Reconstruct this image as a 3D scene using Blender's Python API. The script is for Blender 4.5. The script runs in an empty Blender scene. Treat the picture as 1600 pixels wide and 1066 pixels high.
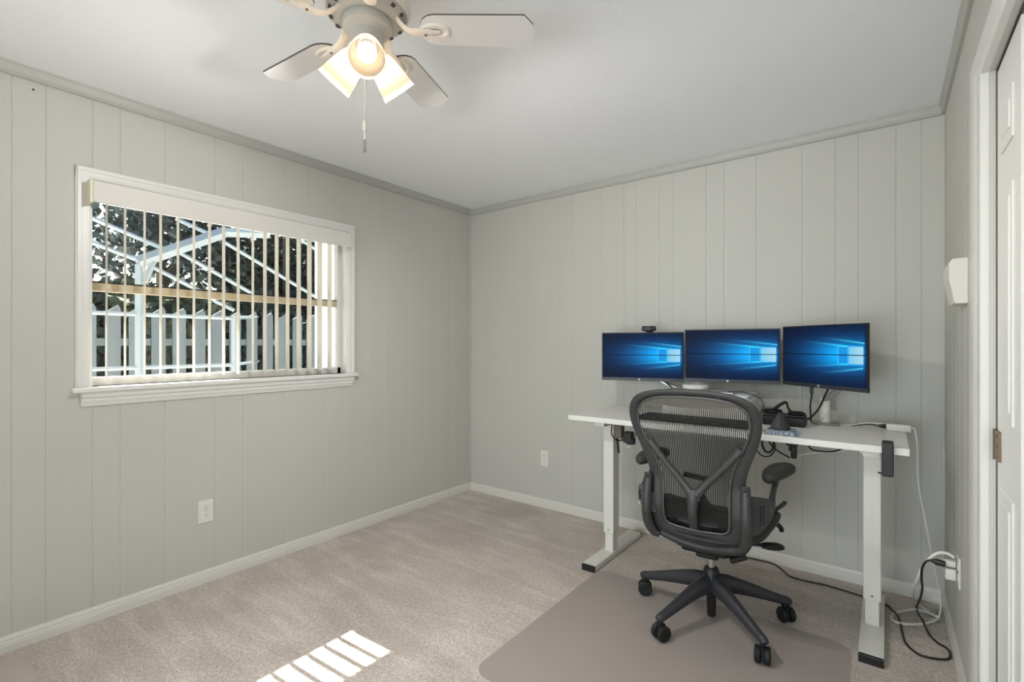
import bpy, bmesh, math, random
from mathutils import Vector, Matrix
random.seed(7)
SC = bpy.context.scene
COL = SC.collection
PI = math.pi
R = math.radians

# ------------------------------------------------------------------ camera, world, sun, exposure
camd = bpy.data.cameras.new('camera'); cam = bpy.data.objects.new('camera', camd); COL.objects.link(cam)
camd.sensor_width = 36.0
camd.lens = 765.5 / 1600 * 36.0
camd.shift_y = 4.7 / 1600
camd.clip_start = 0.02
cam.location = (2.89, 0, 1.271)
cam.rotation_euler = (R(90), 0, R(37.43))
SC.camera = cam

SC.view_settings.view_transform = 'Standard'
SC.view_settings.look = 'None'
SC.view_settings.gamma = 1
SC.view_settings.use_curve_mapping = False
SC.view_settings.exposure = 0.0

w = bpy.data.worlds.new('sky'); SC.world = w; w.use_nodes = True
nt = w.node_tree; nt.nodes.clear()
wo = nt.nodes.new('ShaderNodeOutputWorld'); bg = nt.nodes.new('ShaderNodeBackground')
sky = nt.nodes.new('ShaderNodeTexSky'); sky.sky_type = 'NISHITA'; sky.sun_disc = False
sky.sun_elevation = R(48); sky.sun_rotation = R(-93); sky.air_density = 1.3; sky.dust_density = 2.0
nt.links.new(sky.outputs[0], bg.inputs[0]); nt.links.new(bg.outputs[0], wo.inputs[0])
bg.inputs[1].default_value = 0.26

sd = bpy.data.lights.new('sun', 'SUN'); sun = bpy.data.objects.new('sun', sd); COL.objects.link(sun)
sd.energy = 25.0; sd.angle = R(0.5); sd.color = (1, .96, .90)
sun.rotation_euler = Vector((1, .06, -1.111)).to_track_quat('-Z', 'Y').to_euler()

# unseen area lamps added behind the camera to fill the room
def fill_light(name, loc, d, sx, sy, e):
    ad = bpy.data.lights.new(name, 'AREA'); al = bpy.data.objects.new(name, ad); COL.objects.link(al)
    ad.shape = 'RECTANGLE'; ad.size = sx; ad.size_y = sy; ad.energy = e; ad.color = (.89, .95, 1.0)
    al.location = loc; al.rotation_euler = Vector(d).to_track_quat('-Z', 'Y').to_euler()
fill_light('fill_light_high', (2.0, -4.6, 1.5), (0, 1, 0), 2.8, 2.2, 104)
fill_light('fill_light_low', (2.0, -2.6, .3), (0, 1, .55), 2.2, 1, 46)
BULB = 9.0     # emission of the three fan bulbs
LAMPW = 29.0    # light thrown out of each shade's mouth

# ------------------------------------------------------------------ materials
def srgb(r, g, b):
    f = lambda c: (c/255/12.92) if c/255 <= .04045 else ((c/255+.055)/1.055)**2.4
    return (f(r), f(g), f(b), 1)
MATS = {}
def mat(name, col, rough=.5, metal=0, noise=0, nscale=8, bump=0, bscale=200, coat=0, spec=.5):
    if name in MATS: return MATS[name]
    m = bpy.data.materials.new(name); m.use_nodes = True; MATS[name] = m
    t = m.node_tree; b = t.nodes['Principled BSDF']
    b.inputs['Base Color'].default_value = col; b.inputs['Roughness'].default_value = rough
    b.inputs['Metallic'].default_value = metal; b.inputs['Coat Weight'].default_value = coat
    b.inputs['Specular IOR Level'].default_value = spec
    tc = t.nodes.new('ShaderNodeTexCoord')
    if noise:
        n = t.nodes.new('ShaderNodeTexNoise'); n.inputs['Scale'].default_value = nscale; n.inputs['Detail'].default_value = 4
        t.links.new(tc.outputs['Object'], n.inputs['Vector'])
        mx = t.nodes.new('ShaderNodeMix'); mx.data_type = 'RGBA'
        mx.inputs['A'].default_value = tuple(c*(1-noise) for c in col[:3])+(1,)
        mx.inputs['B'].default_value = tuple(min(1, c*(1+noise)) for c in col[:3])+(1,)
        t.links.new(n.outputs['Fac'], mx.inputs['Factor']); t.links.new(mx.outputs['Result'], b.inputs['Base Color'])
    if bump:
        n2 = t.nodes.new('ShaderNodeTexNoise'); n2.inputs['Scale'].default_value = bscale
        t.links.new(tc.outputs['Object'], n2.inputs['Vector'])
        bp = t.nodes.new('ShaderNodeBump'); bp.inputs['Strength'].default_value = bump; bp.inputs['Distance'].default_value = .004
        t.links.new(n2.outputs['Fac'], bp.inputs['Height']); t.links.new(bp.outputs['Normal'], b.inputs['Normal'])
    return m
def emis(name, col, s):
    m = bpy.data.materials.new(name); m.use_nodes = True; t = m.node_tree
    b = t.nodes['Principled BSDF']; b.inputs['Base Color'].default_value = col
    b.inputs['Emission Color'].default_value = col; b.inputs['Emission Strength'].default_value = s
    MATS[name] = m; return m

WALL = mat('wall_paint', srgb(200, 199, 192), .55, noise=.015, nscale=3, bump=.05, bscale=120)
CROWN = mat('crown_paint', srgb(186, 186, 180), .45)
TRIM = mat('white_trim_paint', srgb(222, 219, 212), .35)
TRIMW = mat('bright_trim_paint', srgb(232, 231, 227), .35)
CEIL = mat('ceiling_paint', srgb(249, 250, 253), .8, bump=.25, bscale=90)
WHITE = mat('white_laminate', srgb(236, 234, 228), .4)
WMET = mat('white_powder_coat', srgb(226, 224, 216), .4)
WPLAST = mat('white_plastic', srgb(232, 229, 222), .4)
CREAM = mat('cream_plastic', srgb(222, 218, 190), .4)
BLK = mat('black_plastic', srgb(24, 24, 24), .45)
BLKS = mat('black_rubber', srgb(16, 16, 16), .6)
GRAPH = mat('graphite_plastic', srgb(54, 55, 54), .42, bump=.05, bscale=400)
GRAPH2 = mat('graphite_dark', srgb(44, 44, 43), .45)
GRAPHB = mat('graphite_base', srgb(50, 50, 54), .38)
PAD = mat('arm_pad_vinyl', srgb(50, 50, 48), .55)
MESH = mat('mesh_strand', srgb(56, 54, 50), .7)
MESHD = mat('seat_mesh', srgb(34, 34, 33), .8)
BAND = mat('back_band', srgb(156, 150, 142), .55)
CHROME = mat('chrome', srgb(200, 200, 200), .25, 1)
SILV = mat('silver_metal', srgb(188, 188, 186), .35, .6)
BRONZE = mat('bronze_hinge', srgb(120, 104, 84), .4, .6)
SCR = mat('monitor_bezel', srgb(28, 30, 34), .4)
SLAT = mat('blind_vane', srgb(226, 220, 205), .6)
FANW = mat('fan_white', srgb(236, 227, 218), .4)
FANB = mat('fan_blade_white', srgb(232, 229, 227), .45)
FANE = mat('fan_blade_edge', srgb(92, 86, 80), .6)
FANG = mat('fan_grey', srgb(176, 174, 168), .4)
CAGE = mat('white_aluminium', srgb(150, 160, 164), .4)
VANE_REFL = mat('vane_reflection_pale', srgb(118, 126, 128), .7, noise=.15, nscale=4)  # tone of the blind vanes' reflection, put on upright boards
BROWN = mat('brown_box', srgb(98, 88, 80), .5)

def carpet():
    m = bpy.data.materials.new('carpet'); m.use_nodes = True; t = m.node_tree; b = t.nodes['Principled BSDF']
    L = t.links.new; N = t.nodes.new
    tc = N('ShaderNodeTexCoord')
    def noise(scale, detail=3, vec=None, dist=0):
        n = N('ShaderNodeTexNoise'); n.inputs['Scale'].default_value = scale; n.inputs['Detail'].default_value = detail
        n.inputs['Distortion'].default_value = dist
        L(vec if vec else tc.outputs['Object'], n.inputs['Vector']); return n
    fine = noise(170, 3); mid = noise(60, 4); big = noise(2.6, 4, dist=.6)
    mp = N('ShaderNodeMapping'); mp.inputs['Rotation'].default_value = (0, 0, R(-38)); mp.inputs['Scale'].default_value = (1.2, 6.5, 1)
    L(tc.outputs['Object'], mp.inputs['Vector']); strk = noise(1.6, 3, mp.outputs['Vector'], .8)
    def ramp(src, p0, p1, c0, c1):
        r = N('ShaderNodeValToRGB'); r.color_ramp.elements[0].position = p0; r.color_ramp.elements[1].position = p1
        r.color_ramp.elements[0].color = c0; r.color_ramp.elements[1].color = c1; L(src.outputs['Fac'], r.inputs[0]); return r
    a = ramp(fine, .3, .7, srgb(178, 167, 158), srgb(240, 230, 221))
    def mul(x, y, f=1):
        k = N('ShaderNodeMix'); k.data_type = 'RGBA'; k.blend_type = 'MULTIPLY'; k.inputs['Factor'].default_value = f
        L(x, k.inputs['A']); L(y, k.inputs['B']); return k.outputs['Result']
    c = mul(a.outputs[0], ramp(mid, .3, .7, (.78, .77, .76, 1), (1.06, 1.05, 1.04, 1)).outputs[0])
    c = mul(c, ramp(big, .35, .7, (.86, .85, .84, 1), (1.06, 1.06, 1.06, 1)).outputs[0])
    c = mul(c, ramp(strk, .45, .62, (.95, .95, .95, 1), (1.08, 1.08, 1.08, 1)).outputs[0])
    L(c, b.inputs['Base Color']); b.inputs['Roughness'].default_value = .95; b.inputs['Specular IOR Level'].default_value = .1
    b.inputs['Sheen Weight'].default_value = .15
    ad_ = N('ShaderNodeMath'); ad_.operation = 'ADD'; L(fine.outputs['Fac'], ad_.inputs[0]); L(mid.outputs['Fac'], ad_.inputs[1])
    bp = N('ShaderNodeBump'); bp.inputs['Strength'].default_value = .8; bp.inputs['Distance'].default_value = .006
    L(ad_.outputs[0], bp.inputs['Height']); L(bp.outputs['Normal'], b.inputs['Normal'])
    return m
CARPET = carpet()

def clearmat():
    m = bpy.data.materials.new('chair_mat_vinyl'); m.use_nodes = True; t = m.node_tree; L = t.links.new; N = t.nodes.new
    b = t.nodes['Principled BSDF']; b.inputs['Base Color'].default_value = srgb(204, 194, 189); b.inputs['Roughness'].default_value = .38
    n = N('ShaderNodeTexNoise'); n.inputs['Scale'].default_value = 90
    tc = N('ShaderNodeTexCoord'); L(tc.outputs['Object'], n.inputs['Vector'])
    bp = N('ShaderNodeBump'); bp.inputs['Strength'].default_value = .35; bp.inputs['Distance'].default_value = .002
    L(n.outputs['Fac'], bp.inputs['Height']); L(bp.outputs['Normal'], b.inputs['Normal'])
    tr = N('ShaderNodeBsdfTransparent'); tr.inputs[0].default_value = (.92, .90, .89, 1)
    mx = N('ShaderNodeMixShader'); mx.inputs[0].default_value = .42
    L(tr.outputs[0], mx.inputs[1]); L(b.outputs[0], mx.inputs[2]); L(mx.outputs[0], t.nodes['Material Output'].inputs['Surface'])
    return m
VINYL = clearmat()

def glass():
    m = bpy.data.materials.new('window_glass'); m.use_nodes = True; t = m.node_tree; L = t.links.new; N = t.nodes.new
    tr = N('ShaderNodeBsdfTransparent'); tr.inputs[0].default_value = (.95, .97, .97, 1)
    gl = N('ShaderNodeBsdfGlossy'); gl.inputs['Roughness'].default_value = .02
    lw = N('ShaderNodeFresnel'); lw.inputs[0].default_value = 1.25
    mx = N('ShaderNodeMixShader'); L(lw.outputs[0], mx.inputs[0]); L(tr.outputs[0], mx.inputs[1]); L(gl.outputs[0], mx.inputs[2])
    L(mx.outputs[0], t.nodes['Material Output'].inputs['Surface']); return m
GLASS = glass()

def shade_glass():
    m = bpy.data.materials.new('frosted_shade_glass'); m.use_nodes = True; t = m.node_tree; L = t.links.new; N = t.nodes.new
    d = N('ShaderNodeBsdfDiffuse'); d.inputs[0].default_value = (.34, .29, .23, 1)
    tl = N('ShaderNodeBsdfTranslucent'); tl.inputs[0].default_value = (.98, .90, .78, 1)
    tp = N('ShaderNodeBsdfTransparent'); tp.inputs[0].default_value = (.9, .84, .76, 1)
    a = N('ShaderNodeMixShader'); a.inputs[0].default_value = .7; L(d.outputs[0], a.inputs[1]); L(tl.outputs[0], a.inputs[2])
    b = N('ShaderNodeMixShader'); b.inputs[0].default_value = .08; L(a.outputs[0], b.inputs[1]); L(tp.outputs[0], b.inputs[2])
    L(b.outputs[0], t.nodes['Material Output'].inputs['Surface']); return m
SHADE = shade_glass()
BULBM = emis('bulb_glow', (1, .94, .85, 1), BULB)

# ------------------------------------------------------------------ mesh helpers
def link(name, bm, m, parent=None, smooth=False, loc=None):
    me = bpy.data.meshes.new(name)
    bmesh.ops.recalc_face_normals(bm, faces=bm.faces)
    bm.to_mesh(me); bm.free()
    ms = m if isinstance(m, (list, tuple)) else [m]
    for q in ms: me.materials.append(q)
    o = bpy.data.objects.new(name, me); COL.objects.link(o)
    if smooth:
        for p in me.polygons: p.use_smooth = True
        try: me.set_sharp_from_angle(angle=R(38))
        except Exception: pass
    if parent: o.parent = parent
    if loc: o.location = loc
    return o
def thing(name, label, cat, loc=(0, 0, 0), rz=0, group=None):
    o = bpy.data.objects.new(name, None); COL.objects.link(o); o.location = loc; o.rotation_euler = (0, 0, rz)
    o.empty_display_size = .05
    o['label'] = label; o['category'] = cat
    if group: o['group'] = group
    return o
def tag(o, label, cat, group=None, kind=None):
    o['label'] = label; o['category'] = cat
    if group: o['group'] = group
    if kind: o['kind'] = kind
    return o
def struct(name, bm, m, parent=None, smooth=False):
    o = link(name, bm, m, parent, smooth)
    if not parent: o['kind'] = 'structure'
    return o
def NB(): return bmesh.new()
def box(bm, x0, x1, y0, y1, z0, z1, bev=0, seg=2, M=None, mi=0):
    r = bmesh.ops.create_cube(bm, size=1)
    vs = r['verts']
    for v in vs:
        v.co = Vector(((x0+x1)/2+v.co.x*(x1-x0), (y0+y1)/2+v.co.y*(y1-y0), (z0+z1)/2+v.co.z*(z1-z0)))
        if M: v.co = M @ v.co
    fs = {f for v in vs for f in v.link_faces}
    for f in fs: f.material_index = mi
    if bev:
        es = {e for v in vs for e in v.link_edges}
        bmesh.ops.bevel(bm, geom=list(es), offset=bev, segments=seg, affect='EDGES', profile=.5, clamp_overlap=True)
    return bm
def catmull(P, n=8, closed=False):
    P = [Vector(p) for p in P]; out = []; L = len(P)
    rng = range(L) if closed else range(L-1)
    for i in rng:
        g = (lambda k: P[k % L]) if closed else (lambda k: P[max(0, min(L-1, k))])
        a, b, c, d = g(i-1), g(i), g(i+1), g(i+2)
        for j in range(n):
            t = j/n
            out.append(.5*((2*b)+(-a+c)*t+(2*a-5*b+4*c-d)*t*t+(-a+3*b-3*c+d)*t**3))
    if not closed: out.append(P[-1])
    return out
def tube(bm, P, r, n=8, closed=False, sm=0, up=None, cap=True):
    """sweep; r is a number, (rx, ry), or a list per point; up fixes the section's first axis"""
    if sm:
        if isinstance(r, list):
            RR = []; L = len(r)
            for i in range(L if closed else L-1):
                for j in range(sm):
                    t = j/sm; a, b = r[i], r[(i+1) % L]
                    RR.append(tuple(a[k]*(1-t)+b[k]*t for k in (0, 1)) if isinstance(a, tuple) else a*(1-t)+b*t)
            if not closed: RR.append(r[-1])
            r = RR
        P = catmull(P, sm, closed)
    else: P = [Vector(p) for p in P]
    L = len(P); rings = []; prev = None
    for i, p in enumerate(P):
        if closed: t = P[(i+1) % L]-P[(i-1) % L]
        else: t = P[min(L-1, i+1)]-P[max(0, i-1)]
        t = t.normalized() if t.length > 1e-9 else Vector((0, 0, 1))
        if up is not None: a = Vector(up)-t*Vector(up).dot(t)
        elif prev is not None: a = prev-t*prev.dot(t)
        else:
            q = Vector((0, 0, 1)) if abs(t.z) < .9 else Vector((1, 0, 0)); a = q-t*q.dot(t)
        a.normalize(); prev = a; b = t.cross(a)
        ri = r[i] if isinstance(r, list) else r
        rx, ry = ri if isinstance(ri, tuple) else (ri, ri)
        rings.append([bm.verts.new(p+a*math.cos(2*PI*k/n)*rx+b*math.sin(2*PI*k/n)*ry) for k in range(n)])
    for i in range(L if closed else L-1):
        A, B = rings[i], rings[(i+1) % L]
        for k in range(n): bm.faces.new((A[k], A[(k+1) % n], B[(k+1) % n], B[k]))
    if cap and not closed:
        bm.faces.new(rings[0]); bm.faces.new(rings[-1][::-1])
    return bm
def lathe(bm, prof, n=24, M=None, cap=False):
    rings = []
    for r_, z in prof:
        vs = [bm.verts.new(Vector((r_*math.cos(2*PI*k/n), r_*math.sin(2*PI*k/n), z))) for k in range(n)]
        if M:
            for v in vs: v.co = M @ v.co
        rings.append(vs)
    for A, B in zip(rings, rings[1:]):
        for k in range(n): bm.faces.new((A[k], A[(k+1) % n], B[(k+1) % n], B[k]))
    if cap: bm.faces.new(rings[0]); bm.faces.new(rings[-1][::-1])
    return bm
def prism(bm, poly, z0, z1, M=None, bev=0, mi_side=0, mi=0):
    a = [bm.verts.new(Vector((x, y, z0))) for x, y in poly]; b = [bm.verts.new(Vector((x, y, z1))) for x, y in poly]
    n = len(poly); fs = [bm.faces.new(a[::-1]), bm.faces.new(b)]
    for f in fs: f.material_index = mi
    es = [e for f in fs for e in f.edges]
    for i in range(n):
        f = bm.faces.new((a[i], a[(i+1) % n], b[(i+1) % n], b[i])); f.material_index = mi_side
    if bev: bmesh.ops.bevel(bm, geom=es, offset=bev, segments=2, affect='EDGES', clamp_overlap=True)
    if M:
        for v in (bm.verts if bev else a+b): v.co = M @ v.co
    return bm
def rrect(x0, x1, y0, y1, r, n=6):
    out = []
    for cx, cy, a0 in ((x1-r, y1-r, 0), (x0+r, y1-r, 90), (x0+r, y0+r, 180), (x1-r, y0+r, 270)):
        for k in range(n+1):
            a = R(a0+90*k/n); out.append((cx+r*math.cos(a), cy+r*math.sin(a)))
    return out
def extrude_profile(bm, prof, p0, p1, inward):
    """prof: (out from wall, z) closed polygon; swept from p0 to p1 along a wall; inward: unit vector into the room"""
    inward = Vector(inward); A = []; B = []
    for o, z in prof:
        A.append(bm.verts.new(Vector(p0)+inward*o+Vector((0, 0, z)))); B.append(bm.verts.new(Vector(p1)+inward*o+Vector((0, 0, z))))
    n = len(prof)
    for i in range(n): bm.faces.new((A[i], A[(i+1) % n], B[(i+1) % n], B[i]))
    bm.faces.new(A[::-1]); bm.faces.new(B)

# ------------------------------------------------------------------ room
XR, YB, YF, ZC = 3.115, 3.18, -1.24, 2.44
WT = .16
def grooved_wall(axis, const, sgn, a0, a1, grooves, holes=(), zc=ZC):
    """vertical boarding with V grooves; axis 'y': wall plane x=const running in y. sgn: direction into the wall body"""
    bm = NB()
    g = .0028; dep = .0022
    br = [(a0, 0)]
    for q in sorted(grooves):
        if any(h[0]-.02 < q < h[1]+.02 for h in holes) or True:
            br += [(q-g, 0), (q, 1), (q+g, 0)]
    br.append((a1, 0))
    # hole edges
    for h in holes:
        for e in (h[0], h[1]): br.append((e, 0))
    br = sorted(br)
    def P(a, d, z):
        c = const+sgn*dep*d
        return (c, a, z) if axis == 'y' else (a, c, z)
    for (a, da), (b, db) in zip(br, br[1:]):
        if b-a < 1e-6: continue
        zs = [(0, zc)]
        for h in holes:
            if a >= h[0]-1e-6 and b <= h[1]+1e-6:
                zs = [z for z in ((0, h[2]), (h[3], zc)) if z[1]-z[0] > 1e-4]
        for z0, z1 in zs:
            bm.faces.new([bm.verts.new(P(*q)) for q in ((a, da, z0), (b, db, z0), (b, db, z1), (a, da, z1))])
    # body behind the boarding
    c0, c1 = sorted((const+sgn*(dep+.004), const+sgn*WT))
    cells = []
    edges = sorted({a0, a1} | {e for h in holes for e in h[:2]})
    for a, b in zip(edges, edges[1:]):
        zs = [(0, zc)]
        for h in holes:
            if a >= h[0]-1e-6 and b <= h[1]+1e-6: zs = [z for z in ((0, h[2]), (h[3], zc)) if z[1]-z[0] > 1e-4]
        for z0, z1 in zs:
            if axis == 'y': box(bm, c0, c1, a, b, z0, z1)
            else: box(bm, a, b, c0, c1, z0, z1)
    return bm

WY0, WY1, WZ0, WZ1 = .605, 1.95, 1.075, 2.03
GL = [-1.05, -.9, -.74, -.55, -.42, -.2, -.05, .1, .353, .458, .615, .717, .898, 1.13, 1.276, 1.517, 1.661, 1.80, 1.935, 2.114, 2.252, 2.491, 2.66, 2.786, 2.95]
GB = [.28, .443, .60, .77, .90, 1.028, 1.265, 1.437, 1.526, 1.688, 1.782, 1.988, 2.094, 2.274, 2.51, 2.667, 2.769, 2.927, 3.027]
GR = [-1.0, -.8, -.6, -.35, -.1, .1, 2.30, 2.42, 2.58, 2.70, 2.86, 2.98, 3.06]
GF = [.2, .4, 2.1, 2.3, 2.5, 2.7, 2.9]
struct('wall_left', grooved_wall('y', 0, -1, YF, YB, GL, [(WY0, WY1, WZ0, WZ1), (-1.1, -.5, .03, 2.05)]), WALL)
struct('wall_back', grooved_wall('x', YB, 1, -WT, XR+WT, GB), WALL)
DY0, DY1, DZ = .397, 1.890, 2.029
struct('wall_right', grooved_wall('y', XR, 1, YF, YB, GR, [(DY0, DY1, 0, DZ)]), WALL)
struct('wall_front', grooved_wall('x', YF, -1, -WT, XR+WT, GF, [(1.1, 2.9, .05, 2.15)]), WALL)
bm = NB(); box(bm, -WT, XR+WT, YF-WT, YB+WT, -.06, 0); struct('floor', bm, CARPET)
bm = NB(); box(bm, -WT, XR+WT, YF-WT, YB+WT, ZC, ZC+.08); struct('ceiling', bm, CEIL)

CP = [(0, 0), (.024, 0), (.024, -.007), (.021, -.010), (.013, -.034), (.013, -.038), (.016, -.040), (.016, -.046), (.012, -.050), (0, -.050)]
BP = [(0, 0), (.014, 0), (.014, .030), (.0125, .033), (.0125, .040), (.010, .044), (.010, .052), (.007, .060), (.004, .066), (0, .066)]
def run(name, prof, p0, p1, inn, m):
    b_ = NB(); extrude_profile(b_, prof, p0, p1, inn); return struct(name, b_, m)
run('trim_1', CP, (0, YF, ZC), (0, YB, ZC), (1, 0, 0), CROWN)
run('trim_2', CP, (0, YB, ZC), (XR, YB, ZC), (0, -1, 0), CROWN)
run('trim_3', CP, (XR, YF, ZC), (XR, YB, ZC), (-1, 0, 0), CROWN)
run('baseboard_left', BP, (0, YF, 0), (0, YB, 0), (1, 0, 0), TRIM)
run('baseboard_back', BP, (.014, YB, 0), (XR-.014, YB, 0), (0, -1, 0), TRIM)
run('baseboard_right', BP, (XR, 2.14, 0), (XR, YB, 0), (-1, 0, 0), TRIM)
# slim corner bead in the far right corner
bm = NB(); box(bm, XR-.012, XR, YB-.012, YB, .066, ZC-.05, .003); struct('trim_4', bm, WALL)
bm = NB(); box(bm, 0, .010, YB-.010, YB, .066, ZC-.05, .003); struct('trim_5', bm, WALL)

b_ = NB(); lathe(b_, [(0, 0), (.0045, 0), (.0035, .002), (0, .002)], 10, Matrix.Translation((0, .418, 2.356)) @ Matrix.Rotation(R(90), 4, 'Y')); link('nail', b_, mat('nail_dark', srgb(60, 58, 54), .5), bpy.data.objects['wall_left'])
# ---- window_1 : casing, stool, apron, jambs, sashes
win = bpy.data.objects.new('window_1', None); COL.objects.link(win); win['kind'] = 'structure'
def wpart(name, f, m=TRIMW, smooth=False):
    b_ = NB(); f(b_); return link(name, b_, m, win, smooth)
def casing(b_):
    steps = [(0, .052, .010), (.004, .044, .015), (.006, .020, .019), (.040, .050, .013)]
    for i0, i1, t in steps:
        # i0..i1 measured from the outer edge inward
        box(b_, 0, t, .553+i0, .553+i1, 1.075, 2.075-i0, .0015)
        box(b_, 0, t, 2.0-i1, 2.0-i0, 1.075, 2.075-i0, .0015)
        box(b_, 0, t+.0004, .553+i0, 2.0-i0, 2.075-i1, 2.075-i0, .0015)
wpart('window_casing', casing)
def stool(b_):
    box(b_, -.075, .042, .541, 2.012, 1.052, 1.075, .006)
wpart('window_stool', stool)
def apron(b_):
    extrude_profile(b_, [(0, 1.052), (.028, 1.052), (.026, 1.030), (.018, 1.022), (.018, 1.012), (.011, .998), (.008, .988), (0, .988)], (0, .572, 0), (0, 1.985, 0), (1, 0, 0))
wpart('window_apron', apron)
def jambs(b_):
    box(b_, -.075, .002, WY0-.02, WY0+.008, 1.07, 2.04); box(b_, -.075, .002, WY1-.008, WY1+.02, 1.07, 2.04)
    box(b_, -.075, .002, WY0, WY1, 2.02, 2.04)
wpart('window_jamb', jambs)
TAN = mat('window_rail_tan', srgb(206, 190, 160), .5)
def frame(b_):
    box(b_, -.15, -.07, WY0-.02, WY0+.022, 1.02, 2.05); box(b_, -.15, -.07, WY1-.03, WY1+.02, 1.02, 2.05)
    box(b_, -.15, -.07, WY0, WY1, 1.02, 1.112); box(b_, -.15, -.07, WY0, WY1, 2.0, 2.05)
wpart('window_frame', frame)
def rail(b_):
    box(b_, -.115, -.08, WY0+.022, WY1-.03, 1.522, 1.562, .003)
wpart('meeting_rail', rail, TAN)
def rail2(b_):
    box(b_, -.116, -.079, WY0+.022, WY1-.03, 1.562, 1.568)
wpart('rail_gasket', rail2, BLK)
wpart('window_pane', lambda b_: box(b_, -.100, -.097, WY0+.02, WY1-.025, 1.085, 1.525), GLASS)
wpart('window_pane', lambda b_: box(b_, -.110, -.107, WY0+.02, WY1-.025, 1.565, 2.005), GLASS)

# ---- unseen glazed opening added behind the camera for the fill lamps
fill_open = bpy.data.objects.new('fill_opening', None); COL.objects.link(fill_open); fill_open['kind'] = 'structure'
b_ = NB()
for x0, x1, z0, z1 in ((1.04, 1.12, 0, 2.21), (2.88, 2.96, 0, 2.21), (1.04, 2.96, 2.13, 2.21), (1.04, 2.96, 0, .07)): box(b_, x0, x1, YF-.02, YF+.018, z0, z1, .003)
link('window_frame', b_, TRIMW, fill_open)  # frame of the added unseen opening
b_ = NB(); box(b_, 1.1, 2.9, YF-.155, YF-.15, .05, 2.17); link('window_pane', b_, GLASS, fill_open)  # pane of the added unseen opening

# ---- unseen glazed opening added in the left wall so sun bounces indoors
DAYL = 0
sun_open = bpy.data.objects.new('added_sun_opening', None); COL.objects.link(sun_open); sun_open['kind'] = 'structure'
b_ = NB()
for y0, y1, z0, z1 in ((-1.16, -1.07, 0, 2.12), (-.53, -.44, 0, 2.12), (-1.16, -.44, 2.03, 2.12), (-1.16, -.44, 0, .06)): box(b_, -WT, .018, y0, y1, z0, z1, .003)
link('window_frame', b_, TRIMW, sun_open)  # frame of the added sun opening
b_ = NB(); box(b_, -.10, -.095, -1.1, -.5, .04, 2.05); link('window_pane', b_, GLASS, sun_open)  # pane of the added sun opening

# ---- closet door casing and folding leaves on the right wall
dr = bpy.data.objects.new('door_1', None); COL.objects.link(dr); dr['kind'] = 'structure'
b_ = NB()
CY = 2.136
WC = .247; s_ = .112/WC
prof = [(0, 0), (0, .010), (.006, .014), (.020, .0155), (.110, .0165), (.118, .013), (.126, .0165), (.160, .0175), (.168, .014), (.176, .0175), (.225, .018), (.243, .018), (WC, .016), (WC, 0)]
def cpt(i, t): return ((XR-t, CY-i, 0), (XR-t, CY-i, 2.14-i*s_), (XR-t, .15+i, 2.14-i*s_), (XR-t, .15+i, 0))
for (ia, ta), (ib, tb) in zip(prof, prof[1:]):
    A_, B_ = cpt(ia, ta), cpt(ib, tb)
    for q in range(3): b_.faces.new([b_.verts.new(p) for p in (A_[q], B_[q], B_[q+1], A_[q+1])])
bmesh.ops.remove_doubles(b_, verts=b_.verts[:], dist=1e-5)
link('door_casing', b_, TRIMW, dr)
b_ = NB(); box(b_, XR-.001, XR+.09, 1.8895, 1.92, 0, 2.06); box(b_, XR-.001, XR+.09, .36, .3965, 0, 2.06); box(b_, XR-.001, XR+.09, .36, 1.92, 2.0285, 2.06)
link('door_jamb', b_, mat('jamb_paint', srgb(205, 203, 196), .4), dr)
b_ = NB(); box(b_, XR+.0145, XR+.0185, 1.884, 1.8896, 0, 2.0286); box(b_, XR+.0145, XR+.0185, .397, 1.8896, 2.023, 2.0286); link('gap_shade_strip', b_, mat('gap_shade_grey', srgb(70, 68, 64), .7), dr)  # dark strips standing in for the shaded gap around the closet leaf
def leaf(y0, y1, off, ang):
    b2 = NB(); x = 0; wdt = y1-y0
    box(b2, 0, .03, 0, wdt, .012, 2.020, .002)
    for z0, z1 in ((1.77, 1.90), (1.07, 1.665), (.2, .89)):
        box(b2, -.004, .001, .075, wdt-.075, z0, z1, .0035)
        box(b2, -.007, .001, .10, wdt-.10, z0+.03, z1-.03, .005)
    for v in b2.verts: v.co = Vector((XR+off, y1, 0))+Matrix.Rotation(ang, 4, 'Z') @ Vector((v.co.x, -v.co.y, v.co.z))
    return link('door_leaf', b2, TRIMW, dr)
lf = leaf(1.584, 1.884, .0165, 0)
leaf(1.285, 1.575, .034, R(-3)); leaf(.985, 1.275, .020, 0); leaf(.41, .975, .020, 0)
b_ = NB(); box(b_, XR+.010, XR+.0175, 1.825, 1.878, .955, 1.035, .001); lathe(b_, [(.004, -.042), (.004, .042)], 10, Matrix.Translation((XR+.011, 1.882, .995)), True)
for z in (.968, .995, 1.022): lathe(b_, [(.004, 0), (.003, .003)], 10, Matrix.Translation((XR+.009, 1.85, z)) @ Matrix.Rotation(R(-90), 4, 'Y'), True)
link('hinge', b_, BRONZE, lf)
# dark closet interior back
b_ = NB(); box(b_, XR+.6, XR+.63, .3, 2.0, 0, 2.1); link('closet_back', b_, WALL, dr)

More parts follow.
